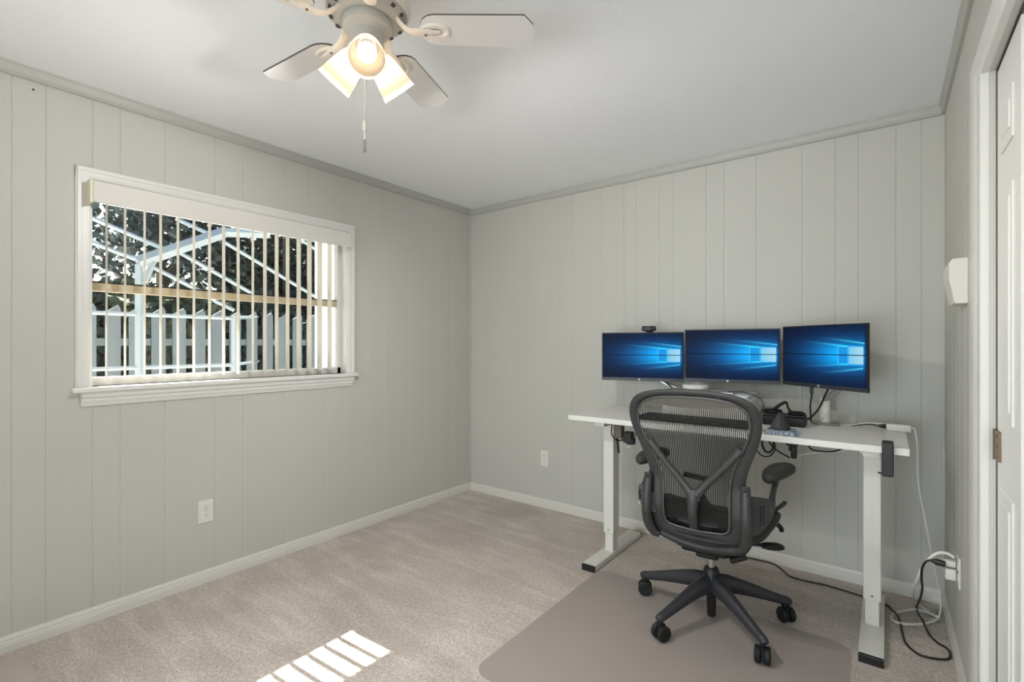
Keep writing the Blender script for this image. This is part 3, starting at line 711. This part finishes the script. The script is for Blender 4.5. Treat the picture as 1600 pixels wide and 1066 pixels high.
b_ = NB(); frame_loop(b_, OUT, INN); link('back_frame', b_, GRAPH, ch, True)
# inner halfwidth for a height
def inn_w(z):
    pts = sorted(((zz, x) for x, zz in INN))
    if z <= pts[0][0] or z >= pts[-1][0]: return 0
    best = 0
    for (z0, x0), (z1, x1) in zip(pts, pts[1:]):
        if z0 <= z <= z1: return x0+(x1-x0)*(z-z0)/(z1-z0+1e-9)
    return 0
# thin inner lip
b_ = NB(); P = [(x, z) for x, z in INN]+[(-x, z) for x, z in INN[-2:0:-1]]
tube(b_, [(BX+x*.985, yb(z)-.012, z+(.003 if z < .6 else -.003)) for x, z in P], (.005, .004), 6, closed=True, sm=3); link('mesh_rim', b_, mat('rim_grey', srgb(84, 83, 80), .4), ch, True)
# mesh : vertical strands as a fine suspension, on the forward face
b_ = NB(); NS = 62
for i in range(NS):
    x = -.226+.452*(i+.5)/NS
    seg = []; zz = .455
    while zz < 1.056:
        if inn_w(zz)+.006 > abs(x): seg.append(zz)
        elif seg:
            if len(seg) > 1:
                pass
            break
        zz += .012
    # gather the longest run for this x
    runs = []; cur = []
    zz = .455
    while zz < 1.056:
        if inn_w(zz)+.004 > abs(x): cur.append(zz)
        else:
            if len(cur) > 1: runs.append(cur)
            cur = []
        zz += .012
    if len(cur) > 1: runs.append(cur)
    for run_ in runs:
        prev = None
        for zq in run_:
            wd = .0019+.0007*max(0, min(1, (.90-zq)/.03))
            y = yb(zq)+.004+.012*(1-(x/.23)**2)
            q = [b_.verts.new((BX+x-wd, y, zq)), b_.verts.new((BX+x+wd, y, zq))]
            if prev: b_.faces.new((prev[0], prev[1], q[1], q[0]))
            prev = q
zz = .50
while zz < 1.03:
    wv = inn_w(zz)
    if wv > .02 and zz < .56:
        y = yb(zz)+.006; K = [(-wv+2*wv*k/8) for k in range(9)]
        for xa, xb in zip(K, K[1:]):
            b_.faces.new([b_.verts.new((BX+xa, y, zz)), b_.verts.new((BX+xb, y, zz)), b_.verts.new((BX+xb, y, zz+.005)), b_.verts.new((BX+xa, y, zz+.005))])
    zz += .0085
bmesh.ops.solidify(b_, geom=b_.faces[:], thickness=.0012)
link('mesh_back', b_, MESH, ch)
# crescent band under the top rail
b_ = NB(); top = []; bot = []
N_ = 24
for k in range(N_+1):
    x = -.205+.41*k/N_; u = x/.205
    zt_ = 1.056-.0*abs(u)-.035*abs(u)**3.5; zb_ = 1.000+.018*abs(u)**1.6*1.2
    zb_ = min(zb_, zt_-.001)
    yt = yb(zt_)-.001; yo = yb(zb_)-.003
    top.append(b_.verts.new((BX+x, yt, zt_))); bot.append(b_.verts.new((BX+x, yo+.006, zb_)))
for k in range(N_): b_.faces.new((top[k], top[k+1], bot[k+1], bot[k]))
bmesh.ops.solidify(b_, geom=b_.faces[:], thickness=.004); link('top_band', b_, BAND, ch, True)
# Y shaped support
b_ = NB()
for sx in (-1, 1):
    x1, z1 = sx*.185, .845
    tube(b_, [(BX+x1, yb(z1)-.010, z1), (BX+sx*.12, yb(.76)-.026, .765), (BX+sx*.055, yb(.69)-.036, .69), (BX+sx*.012, yb(.64)-.040, .635)], [(.020, .010), (.014, .010), (.016, .011), (.020, .012)], 10, sm=5, up=(0, 0, 1))
tube(b_, [(BX-.004, yb(.64)-.040, .655), (BX-.004, yb(.6)-.042, .61), (BX-.004, yb(.55)-.040, .55), (BX-.004, yb(.5)-.034, .487)], [(.026, .010), (.024, .013), (.019, .012), (.017, .010)], 12, sm=5, up=(1, 0, 0))
link('support_yoke', b_, GRAPH, ch, True)
b_ = NB(); tube(b_, [(BX-.004, yb(.5)-.046, .525), (BX-.004, yb(.5)-.046, .500)], (.003, .002), 8); link('yoke_slot', b_, BLK, ch)
# lumbar pads
for sx in (-1, 1):
    b_ = NB(); pts = [(.012, .62), (.03, .625), (.045, .60), (.06, .57), (.082, .545), (.090, .515), (.082, .492), (.05, .486), (.012, .486)]
    prism(b_, [(BX+sx*x, z) for x, z in (pts if sx > 0 else pts[::-1])], 0, .008, Matrix.Translation((0, -.196, 0)) @ Matrix.Rotation(R(90), 4, 'X'), bev=.003)
    link('lumbar_pad', b_, mat('lumbar_black', srgb(24, 24, 24), .5), ch, True)
b_ = NB(); tube(b_, [(BX-.06, -.185, .695), (BX, -.178, .688), (BX+.06, -.185, .685)], (.012, .006), 8, sm=3, up=(0, 0, 1)); link('lumbar_bar', b_, BLK, ch, True)
# side links
for sx in (-1, 1):
    b_ = NB(); x0 = sx*.196
    tube(b_, [(BX+x0, yb(.68)-.022, .695), (BX+x0*1.02, yb(.62)-.034, .62), (BX+x0*1.03, yb(.55)-.036, .54), (BX+x0*1.02, yb(.48)-.036, .475), (BX+x0*.93, yb(.43)-.030, .430), (BX+x0*.80, yb(.42)-.024, .418)], [(.018, .013), (.021, .016), (.022, .017), (.022, .017), (.021, .016), (.017, .012)], 12, sm=5, up=(1, 0, 0))
    sl = link('side_link', b_, GRAPH, ch, True)
    for z, xx in ((.685, x0), (.428, x0*.86)):
        b2 = NB(); lathe(b2, [(.009, 0), (.009, .004), (.004, .006), (.004, .003), (0, .003)], 14, Matrix.Translation((BX+xx, yb(z)-.036, z)) @ Matrix.Rotation(R(90), 4, 'X')); link('bolt', b2, GRAPH2, sl, True)
# lower rail + mechanism
b_ = NB(); tube(b_, [(BX-.16, yb(.42)-.004, .425), (BX-.08, yb(.40)-.006, .400), (BX, yb(.39)-.006, .388), (BX+.08, yb(.40)-.006, .395), (BX+.17, yb(.42)-.010, .415)], [(.016, .020), (.020, .022), (.022, .022), (.022, .022), (.020, .022)], 12, sm=5, up=(0, 0, 1)); link('lower_rail', b_, GRAPH, ch, True)
b_ = NB(); box(b_, -.10, .10, -.16, .13, .345, .405, .018, 3); box(b_, -.05, .05, -.10, .06, .305, .35, .015, 3); tube(b_, [(-.12, -.11, .365), (.15, -.11, .355)], .018, 10); tube(b_, [(.11, -.16, .35), (.165, -.13, .37)], .014, 10); link('tilt_mechanism', b_, BLK, ch, True)
# seat: frame and suspended mesh
SP = [(-.20, -.16, .455), (-.235, -.06, .478), (-.25, .08, .485), (-.245, .18, .475), (-.215, .245, .448), (-.12, .275, .428), (0, .28, .424), (.12, .275, .428), (.215, .245, .448), (.245, .18, .475), (.25, .08, .485), (.235, -.06, .478), (.20, -.16, .455), (.10, -.195, .440), (0, -.20, .436), (-.10, -.195, .440)]
b_ = NB(); tube(b_, SP, (.014, .022), 10, closed=True, sm=4, up=(0, 0, 1)); link('seat_frame', b_, GRAPH2, ch, True)
b_ = NB(); S = catmull(SP, 3, True); cen = b_.verts.new((0, .05, .438)); ringA = [b_.verts.new(p) for p in S]; ringB = [b_.verts.new(Vector((0, .05, .440)).lerp(p, .55)+Vector((0, 0, -.012))) for p in S]
L_ = len(S)
for k in range(L_):
    b_.faces.new((ringA[k], ringA[(k+1) % L_], ringB[(k+1) % L_], ringB[k])); b_.faces.new((ringB[k], ringB[(k+1) % L_], cen))
bmesh.ops.solidify(b_, geom=b_.faces[:], thickness=.002); link('seat_mesh', b_, MESHD, ch, True)
for sx in (-1, 1):
    b_ = NB(); tube(b_, [(sx*.09, .05, .385), (sx*.17, .06, .395), (sx*.225, .09, .425), (sx*.238, .13, .455)], (.012, .02), 10, sm=4); link('seat_support', b_, BLK, ch, True)
# arms
for sx, pc, near, far in ((-1, (-.300, .08), None, None), (1, (.268, .06), None, None)):
    ax = sx*.262+BX*0
    b_ = NB()
    ang = R(40 if sx > 0 else 140)
    Mb = Matrix.Translation((sx*.190, -.235, 0)) @ Matrix.Rotation(ang, 4, 'Z')
    if sx > 0: poly = [(.0, .655), (.085, .642), (.112, .628), (.102, .575), (.078, .535), (.040, .502), (.0, .490)]
    else: poly = [(.0, .610), (.04, .615), (.118, .612), (.124, .600), (.122, .555), (.108, .532), (.04, .520), (.0, .520)]
    prism(b_, poly, -.011, .011, Mb @ Matrix.Rotation(R(90), 4, 'X'), bev=.004)
    ab = link('arm_bracket', b_, GRAPH if sx > 0 else mat('bracket_grey', srgb(92, 92, 96), .4), ch, True)
    yy = -.0125 if sx > 0 else .0125
    q0 = Mb @ Vector((.050 if sx > 0 else .10, yy, .618 if sx > 0 else .594)); q1 = q0+Vector((0, 0, -.065 if sx > 0 else -.045))
    b2 = NB(); tube(b2, [q0, q0.lerp(q1, .5), q1], .0065, 10); link('adjust_slot', b2, BLK, ab, True)
    b2 = NB(); lathe(b2, [(0, -.008), (.008, -.005), (.009, 0), (.008, .005), (0, .008)], 14, Matrix.Translation(q1+Vector((0, 0, -.016)))); link('adjust_knob', b2, SILV if sx < 0 else GRAPH, ab, True)
    b_ = NB(); e = Mb @ Vector((.098, 0, .62 if sx > 0 else .600))
    tube(b_, [e+Vector((0, 0, -.03)), e+Vector((0, .02, .015)), Vector((sx*.262, -.05, .655)), Vector((pc[0], pc[1]-.03, .692))], [(.013, .016), (.012, .015), (.011, .014), (.014, .020)], 10, sm=5); link('arm_post', b_, GRAPH2, ch, True)
    b_ = NB(); n = 20; rings = []
    Mp = Matrix.Translation((pc[0], pc[1], .688)) @ Matrix.Rotation(R(-15), 4, 'Z')
    for s_, zf in ((.72, -.006), (.97, .004), (1.04, .016), (1.0, .028), (.80, .037), (.40, .041)):
        ring = []
        for k in range(n):
            a = 2*PI*k/n; wx = .047*s_*math.copysign(abs(math.cos(a))**.8, math.cos(a)); wy = .128*math.copysign(abs(math.sin(a))**.75, math.sin(a))*(s_*.35+.65)
            wx *= 1-.22*max(0, -wy/.128)
            ring.append(b_.verts.new(Mp @ Vector((wx, wy, zf-.010*(wy/.128)**2+.004*(wy/.128)))))
        rings.append(ring)
    for A, B in zip(rings, rings[1:]):
        for k in range(n): b_.faces.new((A[k], A[(k+1) % n], B[(k+1) % n], B[k]))
    b_.faces.new(rings[0][::-1]); b_.faces.new(rings[-1]); link('arm_pad', b_, PAD, ch, True)
# levers
b_ = NB(); tube(b_, [(.09, -.05, .385), (.19, .03, .372), (.215, .05, .365)], .008, 8); tube(b_, [(.208, .045, .366), (.23, .062, .363), (.262, .09, .358), (.280, .105, .355)], [(.012, .016), (.016, .022), (.016, .024), (.010, .016)], 10, sm=3); link('tilt_lever', b_, BLK, ch, True)
b_ = NB(); tube(b_, [(.235, .12, .45), (.262, .16, .43), (.272, .17, .405)], .011, 8, sm=4); tube(b_, [(.235, .16, .49), (.275, .18, .525), (.285, .185, .54)], .009, 8, sm=4); link('seat_lever', b_, BLK, ch, True)
# column and base
b_ = NB(); lathe(b_, [(.0165, .20), (.0165, .335)], 20, cap=True); link('gas_column', b_, CHROME, ch, True)
b_ = NB(); lathe(b_, [(0, .012), (.017, .012), (.019, .02), (.021, .10), (.024, .11), (.040, .13), (.046, .15), (.044, .19), (.034, .205), (.034, .225), (.028, .235), (.020, .236), (0, .236)], 24); link('hub', b_, BLK, ch, True)
for k in range(5):
    A = R(176+72*k-3.5)
    M_ = Matrix.Rotation(A, 4, 'Z')
    b_ = NB()
    P_ = [(.02, 0, .168), (.08, 0, .160), (.16, 0, .142), (.24, 0, .120), (.30, 0, .103), (.335, 0, .094), (.348, 0, .088)]
    tube(b_, [M_ @ Vector(p) for p in P_], [(.042, .031), (.040, .031), (.032, .026), (.025, .022), (.021, .0195), (.020, .019), (.014, .014)], 12, sm=3, up=(0, 0, 1))
    lg = link('leg', b_, GRAPHB, ch, True)
    c_ = M_ @ Vector((.330, 0, 0)); ca = Matrix.Translation((c_.x, c_.y, 0)) @ Matrix.Rotation(R(20+37*k), 4, 'Z')
    b_ = NB(); lathe(b_, [(.010, .050), (.010, .095)], 12, Matrix.Translation((c_.x, c_.y, 0)), True); box(b_, -.018, .022, -.005, .005, .022, .066, .004, M=ca)
    cs = link('caster', b_, BLKS, ch, True)
    for sy in (-1, 1):
        b_ = NB(); lathe(b_, [(0, .005), (.024, .005), (.031, .008), (.0335, .013), (.0335, .024), (.029, .029), (.010, .030), (0, .028)], 24, ca @ Matrix.Translation((0, 0, .0335)) @ Matrix.Rotation(R(-90*sy), 4, 'X'))
        link('wheel', b_, BLKS, cs, True)

# ------------------------------------------------------------------ ceiling fan
FC = Vector((1.572, .962, 0))
fan = thing('ceiling_fan', 'white five-blade ceiling fan with three lit frosted glass shades', 'ceiling fan', (FC.x, FC.y, ZC))
def FL(x, y, z): return Vector((x, y, z-ZC))
b_ = NB(); lathe(b_, [(0, 0), (.095, 0), (.10, -.01), (.10, -.03), (.125, -.045), (.135, -.06), (.135, -.10), (.128, -.118), (.105, -.128), (.098, -.128)], 40); link('motor_housing', b_, FANW, fan, True)
b_ = NB()
lathe(b_, [(.126, -.119), (.104, -.131), (.08, -.140), (.0, -.140)], 40); link('flywheel', b_, FANG, fan, True)
for k in range(15):
    a = 2*PI*k/15+.1; M_ = Matrix.Rotation(a, 4, 'Z'); b_ = NB(); box(b_, .108, .118, -.006, .006, -.131, -.121, .001, M=M_)
    link('vent_slot', b_, mat('vent_dark', srgb(70, 66, 60), .6), fan)
b_ = NB(); lathe(b_, [(.0, -.138), (.075, -.138), (.080, -.15), (.076, -.165), (.058, -.175), (.052, -.18), (.052, -.235), (.048, -.25), (.030, -.262), (0, -.265)], 36); link('switch_housing', b_, FANG, fan, True)
ZBL = 2.28-ZC
def blade_poly():
    h = .064; n = 8; pts = []
    r0, r1 = .165, .533
    for k in range(n+1):
        a = R(90+180*k/n); pts.append((r0+.05+.05*math.cos(a), .058*math.sin(a)))
    pts += [(r1-.035, -h), (r1-.004, -h*.45), (r1, 0), (r1-.004, h*.45), (r1-.035, h)]
    return pts
for k in range(5):
    A = R(39.4+72*k)
    M_ = Matrix.Rotation(A, 4, 'Z') @ Matrix.Translation((0, 0, ZBL)) @ Matrix.Rotation(R(-11), 4, 'X')
    b_ = NB(); prism(b_, blade_poly(), -.003, .003, M_, mi_side=1); bl = link('blade', b_, [FANB, FANE], fan)
    b_ = NB()
    M2 = Matrix.Rotation(A, 4, 'Z') @ Matrix.Translation((0, 0, ZBL)) @ Matrix.Rotation(R(-11), 4, 'X')
    n = 20
    ov = [(.215+.052*math.cos(2*PI*i/n), .030*math.sin(2*PI*i/n)) for i in range(n)]; ov2 = [(.220+.036*math.cos(2*PI*i/n), .017*math.sin(2*PI*i/n)) for i in range(n)]
    va = [b_.verts.new(M2 @ Vector((x, y, -.0035))) for x, y in ov]; vb2 = [b_.verts.new(M2 @ Vector((x, y, -.011))) for x, y in [(.217+(x-.217)*.88, y*.88) for x, y in ov]]; vc = [b_.verts.new(M2 @ Vector((x, y, -.011))) for x, y in ov2]; vd = [b_.verts.new(M2 @ Vector((.22+(x-.22)*.8, y*.8, -.005))) for x, y in ov2]
    for A1, B1 in ((va, vb2), (vb2, vc), (vc, vd)):
        for i in range(n): b_.faces.new((A1[i], A1[(i+1) % n], B1[(i+1) % n], B1[i]))
    b_.faces.new(vd)
    tube(b_, [M2 @ Vector((.232, 0, -.009)), M2 @ Vector((.17, 0, -.012)), Matrix.Rotation(A, 4, 'Z') @ Vector((.13, 0, ZBL-.004)), Matrix.Rotation(A, 4, 'Z') @ Vector((.095, 0, -.131))], [(.005, .006), (.006, .020), (.006, .016), (.006, .022)], 10, sm=4, up=(0, 0, 1))
    bi = link('blade_bracket', b_, FANW, bl, True)
    b_ = NB()
    for r_, s_ in ((.108, -.010), (.108, .010), (.185, 0)): lathe(b_, [(.004, 0), (.003, -.003)], 10, Matrix.Rotation(A, 4, 'Z') @ Matrix.Translation((r_, s_, ZBL-.017 if r_ > .15 else -.1385)), True)
    link('screws', b_, GRAPH2, bi)
for ang in (-37, 84, -155):
    a = R(ang); d = Vector((math.cos(a), math.sin(a), 0))
    mouth = d*.120+Vector((0, 0, 2.115-ZC)); neck = d*.030+Vector((0, 0, 2.208-ZC))
    ax_ = (mouth-neck).normalized(); Ls = (mouth-neck).length
    M_ = Matrix.Translation(neck) @ ax_.to_track_quat('Z', 'Y').to_matrix().to_4x4()
    b_ = NB(); tube(b_, [d*.01+Vector((0, 0, -.19)), d*.02+Vector((0, 0, -.21)), neck+ax_*.012], .011, 10, sm=3); lathe(b_, [(0, -.012), (.026, -.010), (.030, .0), (.030, .018), (.024, .020)], 20, M_); arm = link('lamp_arm', b_, FANG, fan, True)
    b_ = NB(); prof = [(.026, .006), (.034, .016), (.042, .035), (.047, .060), (.052, .090), (.058, Ls), (.055, Ls), (.049, .090), (.044, .060), (.039, .035), (.031, .018), (.023, .008)]
    lathe(b_, prof, 32, M_); sh = link('lamp_shade', b_, SHADE, fan, True)
    b_ = NB(); lathe(b_, [(.012, .018), (.014, .030), (.022, .045), (.028, .062), (.029, .075), (.024, .090), (.013, .099), (0, .102)], 20, M_); link('bulb', b_, BULBM, sh, True)
    sp = bpy.data.lights.new('lamp_light', 'SPOT'); so = bpy.data.objects.new('lamp_light', sp); COL.objects.link(so); so.parent = sh
    sp.energy = LAMPW; sp.color = (1, .975, .95); sp.shadow_soft_size = .028; sp.spot_size = R(165); sp.spot_blend = .5
    so.location = mouth-ax_*.012; so.rotation_euler = ax_.to_track_quat('-Z', 'Y').to_euler()
b_ = NB(); cx_, cy_ = -.006, -.006
zz = 2.175
while zz > 1.985:
    lathe(b_, [(0, .0022), (.0019, 0), (0, -.0022)], 6, Matrix.Translation((cx_, cy_, zz-ZC))); zz -= .0042
ch_ = link('pull_chain', b_, FANW, fan, True)
b_ = NB(); lathe(b_, [(0, 1.985-ZC), (.005, 1.983-ZC), (.006, 1.975-ZC), (.006, 1.955-ZC), (.004, 1.950-ZC), (.0012, 1.948-ZC), (.0012, 1.925-ZC)], 12, Matrix.Translation((cx_, cy_, 0))); link('chain_coupling', b_, FANW, ch_, True)
b_ = NB(); lathe(b_, [(0, 1.926-ZC), (.0035, 1.924-ZC), (.0045, 1.90-ZC), (.004, 1.885-ZC), (0, 1.883-ZC)], 12, Matrix.Translation((cx_, cy_, 0))); link('chain_fob', b_, mat('fob_grey', srgb(96, 92, 88), .4), ch_, True)

# ------------------------------------------------------------------ outside
GRS = mat('outside_paving', srgb(228, 224, 216), .9, noise=.1, nscale=2)
b_ = NB(); box(b_, -40, -.16, -20, 40, -.3, -.2); o = struct('trim_6', b_, GRS)
o.name = 'pool_deck'
# roof eave, and a deeper unseen slab added to cut off the sun
EV = mat('eave_white', srgb(225, 225, 220), .7)
b_ = NB(); box(b_, -.86, -WT, -2, 1.17, 2.42, 2.50); box(b_, -2.4, -WT, 1.17, 7, 2.46, 2.56); o = struct('eave_sun_block', b_, EV)
# pool screen enclosure
cg = thing('pool_enclosure', 'white aluminium pool screen enclosure frame outside the window', 'pool enclosure', (-3, 1.6, -.2))
def bar(p, q, w_, name='rail'):
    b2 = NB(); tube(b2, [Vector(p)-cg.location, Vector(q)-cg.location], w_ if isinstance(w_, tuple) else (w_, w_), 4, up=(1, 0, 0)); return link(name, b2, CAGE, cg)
def Lp(x, y, X):   # helper working out where a sight line meets the plane x=X (used once for layout)
    th = R(37.43); u = (x-800)/765.5; v = -(y-537.7)/765.5
    rx, ry, rz = -math.sin(th)+u*math.cos(th), math.cos(th)+u*math.sin(th), v
    k = (X-2.89)/rx; return (X, ry*k, 1.271+rz*k)
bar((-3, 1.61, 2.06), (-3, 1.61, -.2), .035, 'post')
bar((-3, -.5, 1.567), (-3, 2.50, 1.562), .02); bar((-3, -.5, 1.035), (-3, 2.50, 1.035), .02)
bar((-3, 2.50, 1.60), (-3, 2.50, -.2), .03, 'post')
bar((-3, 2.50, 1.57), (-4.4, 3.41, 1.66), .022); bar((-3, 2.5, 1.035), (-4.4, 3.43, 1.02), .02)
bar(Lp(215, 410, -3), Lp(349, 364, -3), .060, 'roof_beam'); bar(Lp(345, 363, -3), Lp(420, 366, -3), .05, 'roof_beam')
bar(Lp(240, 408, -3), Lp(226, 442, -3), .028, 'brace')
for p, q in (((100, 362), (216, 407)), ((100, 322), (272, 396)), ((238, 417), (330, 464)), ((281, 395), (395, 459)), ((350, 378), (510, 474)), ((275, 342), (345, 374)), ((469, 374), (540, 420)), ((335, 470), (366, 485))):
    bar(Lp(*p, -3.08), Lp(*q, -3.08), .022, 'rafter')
# upright boards standing in for blind vanes reflected in the glass
fn = thing('vane_reflection', 'pale grey upright boards behind the pool enclosure, standing in for reflected blind vanes', 'reflection stand-in', (-4.6, 3.0, -.2))
y = -.8; k = 0
while y < 5.6:
    b2 = NB(); prism(b2, [(-.075, 0), (.075, 0), (.075, 1.90), (.05, 1.95), (-.075, 1.86)], -.012, .012, Matrix.Translation((0, y-3.0, 0)) @ Matrix.Rotation(R(90), 4, 'Z') @ Matrix.Rotation(R(90), 4, 'X')); link('reflection_board', b2, VANE_REFL, fn)
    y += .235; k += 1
b2 = NB(); box(b2, -.05, -.014, -3.8, 2.6, .35, .44); box(b2, -.05, -.014, -3.8, 2.6, 1.45, 1.54); link('reflection_rail', b2, VANE_REFL, fn)
# white wall wing at right of the window view
b_ = NB(); box(b_, -1.0, -.86, 2.30, 2.46, -.2, 2.455, .01); tag(link('porch_column', b_, mat('column_white', srgb(236, 236, 240), .6)), 'white square porch column seen at the right end of the window', 'column')
# foliage
def leafmat(name, c0, c1):
    m = bpy.data.materials.new(name); m.use_nodes = True; t = m.node_tree; b = t.nodes['Principled BSDF']
    n = t.nodes.new('ShaderNodeTexNoise'); n.inputs['Scale'].default_value = 1.6; n.inputs['Detail'].default_value = 6
    tc = t.nodes.new('ShaderNodeTexCoord'); t.links.new(tc.outputs['Object'], n.inputs['Vector'])
    r_ = t.nodes.new('ShaderNodeValToRGB'); r_.color_ramp.elements[0].position = .35; r_.color_ramp.elements[1].position = .65
    r_.color_ramp.elements[0].color = c0; r_.color_ramp.elements[1].color = c1
    t.links.new(n.outputs['Fac'], r_.inputs[0]); t.links.new(r_.outputs[0], b.inputs['Base Color']); b.inputs['Roughness'].default_value = .7
    return m
LM = [leafmat('leaf_dark', srgb(38, 48, 42), srgb(76, 86, 72)), leafmat('leaf_mid', srgb(52, 62, 48), srgb(112, 118, 88)), leafmat('leaf_grey', srgb(48, 58, 58), srgb(98, 108, 104))]
BARK = mat('bark', srgb(84, 76, 68), .9, noise=.2, nscale=6)
def tree(x, y, h, cz, rx, rz, n, mi, label, ls=.13, bushy=False, grp=None):
    rnd = random.Random(int(x*100+y*37+h))
    t = thing('shrub' if bushy else 'tree', label, 'shrub' if bushy else 'tree', (x, y, -.2), 0, grp)
    b2 = NB()
    lobes = [(rnd.uniform(-.6, .6)*rx, rnd.uniform(-.6, .6)*rx, cz+rnd.uniform(-.6, .6)*rz, rnd.uniform(.35, .6)) for _ in range(12)]
    for i in range(n):
        lx, ly, lz, lr = rnd.choice(lobes)
        v = Vector((rnd.gauss(0, 1), rnd.gauss(0, 1), rnd.gauss(0, 1))).normalized()*(rnd.random()**.35)
        c_ = Vector((lx+v.x*lr*rx, ly+v.y*lr*rx, lz+v.z*lr*rz*1.1))
        if c_.z < .1: c_.z = .1+rnd.random()*.3
        a = Vector((rnd.gauss(0, 1), rnd.gauss(0, 1), rnd.gauss(0, 1))).normalized()*ls*rnd.uniform(.6, 1.2); b3 = a.cross(Vector((rnd.gauss(0, 1), rnd.gauss(0, 1), rnd.gauss(0, 1)))).normalized()*ls*.5
        b2.faces.new([b2.verts.new(c_-a), b2.verts.new(c_+b3), b2.verts.new(c_+a), b2.verts.new(c_-b3)])
    link('foliage', b2, LM[mi], t)
    b2 = NB()
    if not bushy:
        tube(b2, [(0, 0, 0), (.1, .05, h*.3), (-.05, 0, cz)], [.16, .12, .07], 8, sm=4)
        for q in range(6):
            a = 2*PI*q/6+rnd.random(); s0 = rnd.uniform(.35, .8)*cz
            tube(b2, [(0, 0, s0), (math.cos(a)*rx*.35, math.sin(a)*rx*.35, s0+.5*rz), (math.cos(a)*rx*.7, math.sin(a)*rx*.7, s0+.9*rz)], [.07, .05, .02], 6, sm=3)
        link('trunk', b2, BARK, t, True)
    else:
        for q in range(5):
            a = 2*PI*q/5; tube(b2, [(0, 0, 0), (math.cos(a)*rx*.3, math.sin(a)*rx*.3, cz)], [.03, .012], 6)
        link('stem', b2, BARK, t, True)
    return t
G2 = 'trees and shrubs beyond the pale boards'
tree(-9, 3.6, 5, 4.0, 1.7, 2.0, 2600, 2, 'grey-green tree with sky showing through it at the left of the window view', .12, False)
tree(-8.5, 6.0, 5, 2.6, 1.9, 2.3, 9500, 0, 'dark green tree rising behind the middle of the pale boards', .13, False)
tree(-8.0, 8.6, 6, 3.2, 2.3, 3.0, 9500, 1, 'mid-green tree filling the upper right of the window view', .13, False)
tree(-7.0, 10.5, 6, 3.2, 2.2, 3.2, 8000, 2, 'grey-green tree at the far right of the window view', .13, False)
for i, (x, y, l) in enumerate(((-6.2, 1.2, 'leftmost dark shrub behind the pale boards'), (-6.3, 2.9, 'dark shrub behind the boards below the grey-green tree'), (-6.2, 4.6, 'dark shrub behind the middle of the pale boards'), (-6.0, 6.3, 'dark shrub behind the right part of the pale boards'), (-5.4, 8.0, 'rightmost dark shrub seen past the end of the boards'))):
    tree(x, y, 2, 1.25, 1.0, 1.25, 4500, i % 2, l, .12, True)
